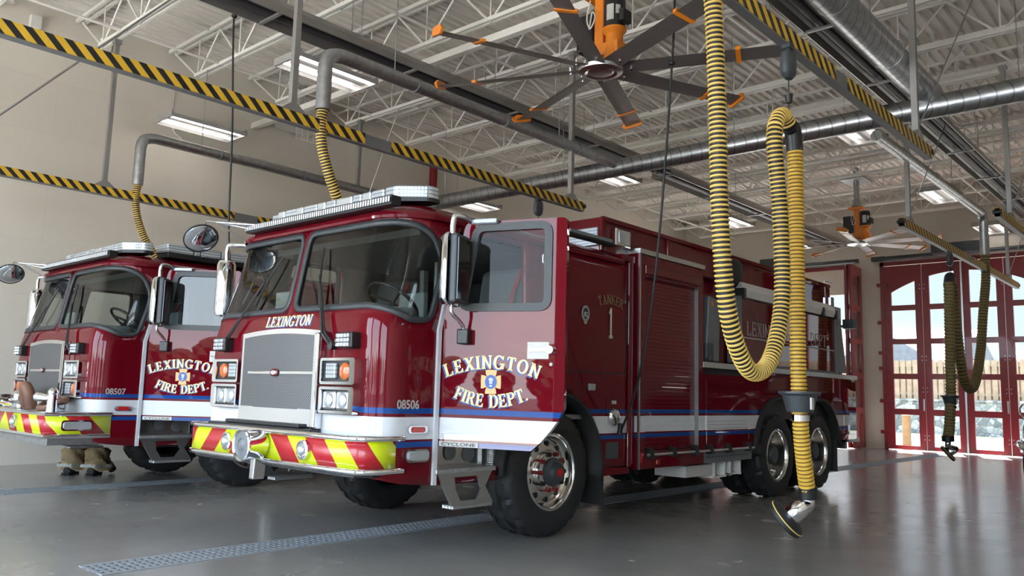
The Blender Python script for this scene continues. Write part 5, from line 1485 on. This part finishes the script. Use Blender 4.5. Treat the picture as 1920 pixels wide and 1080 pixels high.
cord('black cord with a stop ball hanging straight down left of the nearer cab', [(-8.2, 4.33, 6.6), (-8.2, 4.34, 5.3), (-8.2, 4.42, 4.0), (-8.22, 4.5, 2.65), (-8.32, 4.8, 1.8), (-8.5, 5.5, 1.2), (-8.66, 6.0, 1.0)], [(-8.2, 4.345, 5.3)])
t = thing('pull_rod', 'thin dark diagonal rod crossing behind the striped rails at top left', 'rod', (-8.5, 2.26, 3.636))
a, b = Vector((-8.5, 2.26, 3.636)), Vector((-8.5, 3.74, 5.347)); b = b + (b - a) * .3
mb = MB(); mb.tube([a + (a - b) * .35 - Vector(t.location), b - Vector(t.location)], .012, 6); mb.build('rod', M['strut'], t, 40)

# ------------------------------------------------------------------ turnout boots and trousers on the floor
def turnout(label, x, y, rz):
    t = thing('turnout_gear', label, 'boots and trousers', (x, y, 0), rz)
    for s in (-1, 1):
        mb = MB(); c = s * .15
        sole = [(-.05, -.09), (.05, -.09), (.055, .02), (.05, .16), (.0, .2), (-.05, .16), (-.055, .02)]
        mb.prism([(c + a, -b) for a, b in sole][::-1], 'z', 0, .03); mb.tube(spline([(c, -.13, .05), (c, -.06, .07), (c, .0, .10), (c, .03, .18), (c, .03, .26)], 4), [.045, .05, .055, .06, .06, .06, .062, .063, .064, .066, .066, .066, .066, .066, .066, .066, .066], 14); mb.build('boot', M['rubber'], t, 45)
        mb = MB(); rows = []
        for z, r, k in ((.06, .15, .02), (.10, .165, .03), (.16, .14, .035), (.20, .155, .03), (.26, .12, .03), (.30, .13, .02), (.345, .09, .01), (.33, .07, .0)):
            rows.append((r, z, k))
        mb.lathe([(r, z) for r, z, k in rows], 26, 'z', (c, .03, 0), rfun=lambda i, j, r: r + rows[i][2] * sin(j * 1.45 + i * 2.1) + .02 * cos(j * .48 + i)); leg = mb.build('trouser_leg', M['tan'], t, 60)
        mb = MB(); mb.lathe([(.172, .10), (.176, .12), (.165, .145)], 26, 'z', (c, .03, 0), rfun=lambda i, j, r: r + .03 * sin(j * 1.45 + 2.1) + .012); mb.build('reflective_band', M['reflect'], leg, 60)
    mb = MB(); mb.tube(spline([(-.1, .1, .33), (-.05, .2, .25), (.1, .22, .2), (.2, .24, .12), (.28, .2, .05)], 5), .05, 10); mb.build('suspender', M['black'], t, 50)
turnout('tan turnout trousers folded down over black boots, under the farther truck bumper', -11.25, 4.36, .73)

# ------------------------------------------------------------------ dark vehicle cut by the right edge
t = thing('parked_truck', 'dark vehicle with a chrome edged fender, just a sliver at the right edge', 'car', (-1.38, 12.9, 0))
mb = MB(); S = []
for y, hw, zt in ((0, .62, .95), (.06, .82, 1.12), (.25, .95, 1.22), (.9, 1.0, 1.30), (1.35, 1.01, 1.34), (5.0, 1.01, 1.34), (5.4, .95, 1.25), (5.5, .8, 1.1)):
    S.append([(-hw * .92, y, .38), (-hw, y, .55), (-hw, y, zt * .72), (-hw * .94, y, zt * .92), (-hw * .7, y, zt), (hw * .7, y, zt), (hw * .94, y, zt * .92), (hw, y, zt * .72), (hw, y, .55), (hw * .92, y, .38)])
n = 10; mb.add([p for r_ in S for p in r_], [(i * n + j, i * n + (j + 1) % n, (i + 1) * n + (j + 1) % n, (i + 1) * n + j) for i in range(len(S) - 1) for j in range(n)] + [tuple(range(n)), tuple((len(S) - 1) * n + j for j in range(n))])
mb.build('vehicle_body', M['carblack'], t, 50, bevel=.03)
mb = MB(); mb.prism([(1.4, 1.3), (2.1, 1.85), (4.3, 1.85), (4.9, 1.3)], 'x', -.82, .82); mb.build('cabin', M['carblack'], t, 0, bevel=.08)
for s_ in (-1, 1):
    mb = MB(); mb.box(*sorted((s_ * .58, s_ * .90)), -.02, .25, .78, .96); mb.build('headlamp', M['lens'], t, 0, bevel=.03)
    mb = MB(); mb.tube(spline([(s_ * .62, -.02, .62), (s_ * .86, .05, .64), (s_ * .99, .3, .68), (s_ * 1.02, .6, .70)], 5), .05, 10); mb.build('bumper_trim', M['chrome'], t, 50)
    mb = MB(); mb.tube(spline([(s_ * .84, .05, .98), (s_ * .93, .1, 1.10), (s_ * .96, .3, 1.2), (s_ * .98, .9, 1.26)], 5), .014, 8); mb.build('fender_trim', M['chrome'], t, 50)
    for y in (1.0, 4.4):
        mb = MB(); mb.lathe([(.24, -.12), (.36, -.13), (.40, -.09), (.40, .09), (.36, .13), (.24, .12), (.05, .09), (.001, .09)], 32, 'x', (s_ * .90, y, .40)); mb.build('vehicle_wheel', M['rubber'], t, 40)

# ------------------------------------------------------------------ trucks
T1 = fire_truck('fire_truck', 'nearer red tanker fire truck with its driver side door standing open', (-5.62, 3.60, 0), '08506', 70, True, .135)
tanker_body(T1)
T2 = fire_truck('fire_truck', 'farther red fire truck with a long striped bumper carrying hose fittings', (-10.08, 3.44, 0), '08507', 47, False, .40)
pumper_body(T2)
for o in (T1, T2): o['group'] = 'red fire trucks'

# ------------------------------------------------------------------ outdoors
mb = MB(); mb.box(-90, 90, YR + .3, 170, -.5, -.12); struct(mb.build('ground_rear', M['grass'], None, 0))
mb = MB(); mb.box(-40, 40, YR + .3, 37, -.4, -.06); struct(mb.build('pavement_rear', M['rearpave'], None, 0))
mb = MB(); mb.box(-40, 40, -13, YF - .35, -.5, -.03); struct(mb.build('pavement_front', M['pavement'], None, 0))
mb = MB(); mb.box(-150, 150, -170, -13, -.5, -.06); struct(mb.build('ground_front', M['asphalt'], None, 0))
t = thing('retaining_wall', 'pale field stone retaining wall outside, seen through the red doors', 'stone wall', (0, 40, 0))
mb = MB(); mb.box(-45, 45, 0, .5, -.2, 1.32); mb.build('stone_face', M['stone'], t, 0)
mb = MB()
for i in range(60): mb.box(-45 + i * 1.5 + .01, -45 + i * 1.5 + 1.49, -.05, .55, 1.32, 1.42)
mb.split('cap_stone', M['stone'], t, 0)
t = thing('wooden_fence', 'tall wooden board fence standing on the stone retaining wall outside', 'fence', (0, 40.9, 0))
mb = MB(); random.seed(3)
for i in range(330):
    x = -45 + i * .27; mb.box(x, x + .20, 0, .03, 1.3, 3.2 + random.uniform(-.03, .03))
mb.build('fence_boards', M['fence'], t, 0)
mb = MB()
for i in range(330):
    x = -44.83 + i * .27; mb.box(x, x + .14, .11, .14, 1.3, 3.12)
mb.build('fence_back_boards', M['fence'], t, 0)
mb = MB()
for z in (1.6, 2.9): mb.box(-40, 40, .03, .08, z, z + .12)
mb.split('fence_rail', M['fence'], t, 0)
def house(label, x, y, w, d, h, rh, m):
    t = thing('house', label, 'house', (x, y, -.2))
    mb = MB(); mb.box(-w / 2, w / 2, 0, d, 0, h); mb.build('house_wall', m, t, 0)
    mb = MB(); mb.prism([(-w / 2 - .5, h), (w / 2 + .5, h), (0, h + rh)], 'y', -.5, d + .5) if w < d else mb.prism([(-.5, h), (d + .5, h), (d / 2, h + rh)], 'x', -w / 2 - .5, w / 2 + .5); mb.build('house_roof', M['shingle'], t, 0)
    mb = MB()
    for xx in (-w * .3, 0, w * .3): mb.box(xx - .5, xx + .5, -.03, .02, h - 2.0, h - .7)
    mb.split('house_window', M['gasket'], t, 0)
house('pale house with a grey roof beyond the fence, left of the red doors', -19.5, 62, 10, 8, 4.6, 2.2, M['siding'])
house('grey house whose roof shows in the leftmost door windows', -15.5, 50, 5, 9, 3.6, 1.9, M['housegrey'])
house('far pale house seen through the middle of the red doors', -9.0, 74, 9, 8, 3.9, 2.0, M['siding'])
t = thing('door_post', 'tan wooden post just outside the leftmost door windows', 'post', (-6.85, 23.6, -.06)); mb = MB(); mb.box(-.09, .09, -.09, .09, 0, .95); mb.build('post', M['tan'], t, 0, bevel=.01)
mb = MB(); mb.add([(-170, 168, -5), (170, 168, -5)] + [(-170 + 17 * i, 168, 4 + 4 * sin(i * .9) + 3 * sin(i * .37)) for i in range(21)] + [(-170 + 17 * i, 200, -5) for i in range(21)], [(0, 1) + tuple(range(22, 1, -1))] + [(2 + i, 3 + i, 24 + i, 23 + i) for i in range(20)]); struct(mb.build('hills', M['hill'], None, 60))
t = thing('treeline', 'line of trees across the street, seen only as reflections in the trucks', 'trees', (0, -52, -.05)); t['kind'] = 'stuff'
mb = MB(); rnd = random.Random(5)
for k in range(44):
    h = rnd.uniform(3.8, 5.2); cx, cy = -95 + k * 4.2 + rnd.uniform(-1, 1), rnd.uniform(-4, 4)
    for i in range(5):
        a = rnd.uniform(0, 2 * PI); rr = rnd.uniform(0, 1.6); zc = rnd.uniform(.15, .72) * h; r = h * rnd.uniform(.22, .34)
        mb.lathe([(max(.01, r * sin(PI * q / 8)), -r * cos(PI * q / 8)) for q in range(9)], 14, 'z', (cx + rr * cos(a), cy + rr * sin(a), zc), rfun=lambda i_, j_, r_: r_ * (1 + .2 * sin(j_ * 2.3 + i_ * 1.7)))
mb.build('tree_crowns', M['leaf'], t, 0)

# ------------------------------------------------------------------ camera
R = Matrix(((0.7461115, 0.06407002, 0.66273121), (0.66525402, -0.11280394, -0.73804631), (0.02747205, 0.99154945, -0.12678716)))
cam = bpy.data.cameras.new('camera'); co = bpy.data.objects.new('camera', cam); COL.objects.link(co)
co.matrix_world = Matrix.Translation((0, 0, 1.2)) @ R.to_4x4()
cam.sensor_width = 36; cam.lens = 1531 / 1920 * 36; cam.clip_start = .05; cam.clip_end = 600
SC.camera = co

# ------------------------------------------------------------------ light
w = bpy.data.worlds.new('sky'); SC.world = w; w.use_nodes = True
nt = w.node_tree; bg = nt.nodes['Background']
tc = nt.nodes.new('ShaderNodeTexCoord'); sp = nt.nodes.new('ShaderNodeSeparateXYZ'); nt.links.new(tc.outputs['Generated'], sp.inputs[0])
rp = nt.nodes.new('ShaderNodeValToRGB'); nt.links.new(sp.outputs[2], rp.inputs[0])
e = rp.color_ramp.elements; e[0].position = 0; e[0].color = (.80, .92, 1, 1); e[1].position = .75; e[1].color = (.42, .66, 1, 1)
ns = nt.nodes.new('ShaderNodeTexNoise'); ns.inputs['Scale'].default_value = 3.2; ns.inputs['Detail'].default_value = 6
mpn = nt.nodes.new('ShaderNodeMapping'); mpn.inputs['Scale'].default_value = (1, 1, 2.6); nt.links.new(tc.outputs['Generated'], mpn.inputs[0]); nt.links.new(mpn.outputs[0], ns.inputs['Vector'])
cr = nt.nodes.new('ShaderNodeValToRGB'); nt.links.new(ns.outputs['Fac'], cr.inputs[0]); cr.color_ramp.elements[0].position = .54; cr.color_ramp.elements[1].position = .74
mxn = nt.nodes.new('ShaderNodeMix'); mxn.data_type = 'RGBA'; nt.links.new(cr.outputs[0], mxn.inputs[0]); nt.links.new(rp.outputs[0], mxn.inputs[6]); mxn.inputs[7].default_value = (1.1, 1.1, 1.08, 1)
nt.links.new(mxn.outputs[2], bg.inputs[0]); 
m1 = nt.nodes.new('ShaderNodeMapRange'); nt.links.new(sp.outputs[1], m1.inputs[0])
m1.inputs[1].default_value = -.3; m1.inputs[2].default_value = .5; m1.inputs[3].default_value = 3.7; m1.inputs[4].default_value = .42
nt.links.new(m1.outputs[0], bg.inputs[1])
sl = bpy.data.lights.new('sun', 'SUN'); sl.energy = 34.0; sl.angle = math.radians(.6); sl.color = (1, .98, .955)
so = bpy.data.objects.new('sun', sl); COL.objects.link(so)
so.rotation_euler = Vector((.10, -.30, -.95)).to_track_quat('-Z', 'Y').to_euler()
SC.view_settings.view_transform = 'Standard'; SC.view_settings.look = 'None'; SC.view_settings.gamma = 1; SC.view_settings.use_curve_mapping = False
SC.view_settings.exposure = 1.5
SC.cycles.use_denoising = True; SC.cycles.max_bounces = 10; SC.cycles.diffuse_bounces = 5; SC.cycles.glossy_bounces = 5; SC.cycles.transparent_max_bounces = 12; SC.cycles.sample_clamp_indirect = 6
SC.cycles.caustics_reflective = False; SC.cycles.caustics_refractive = False
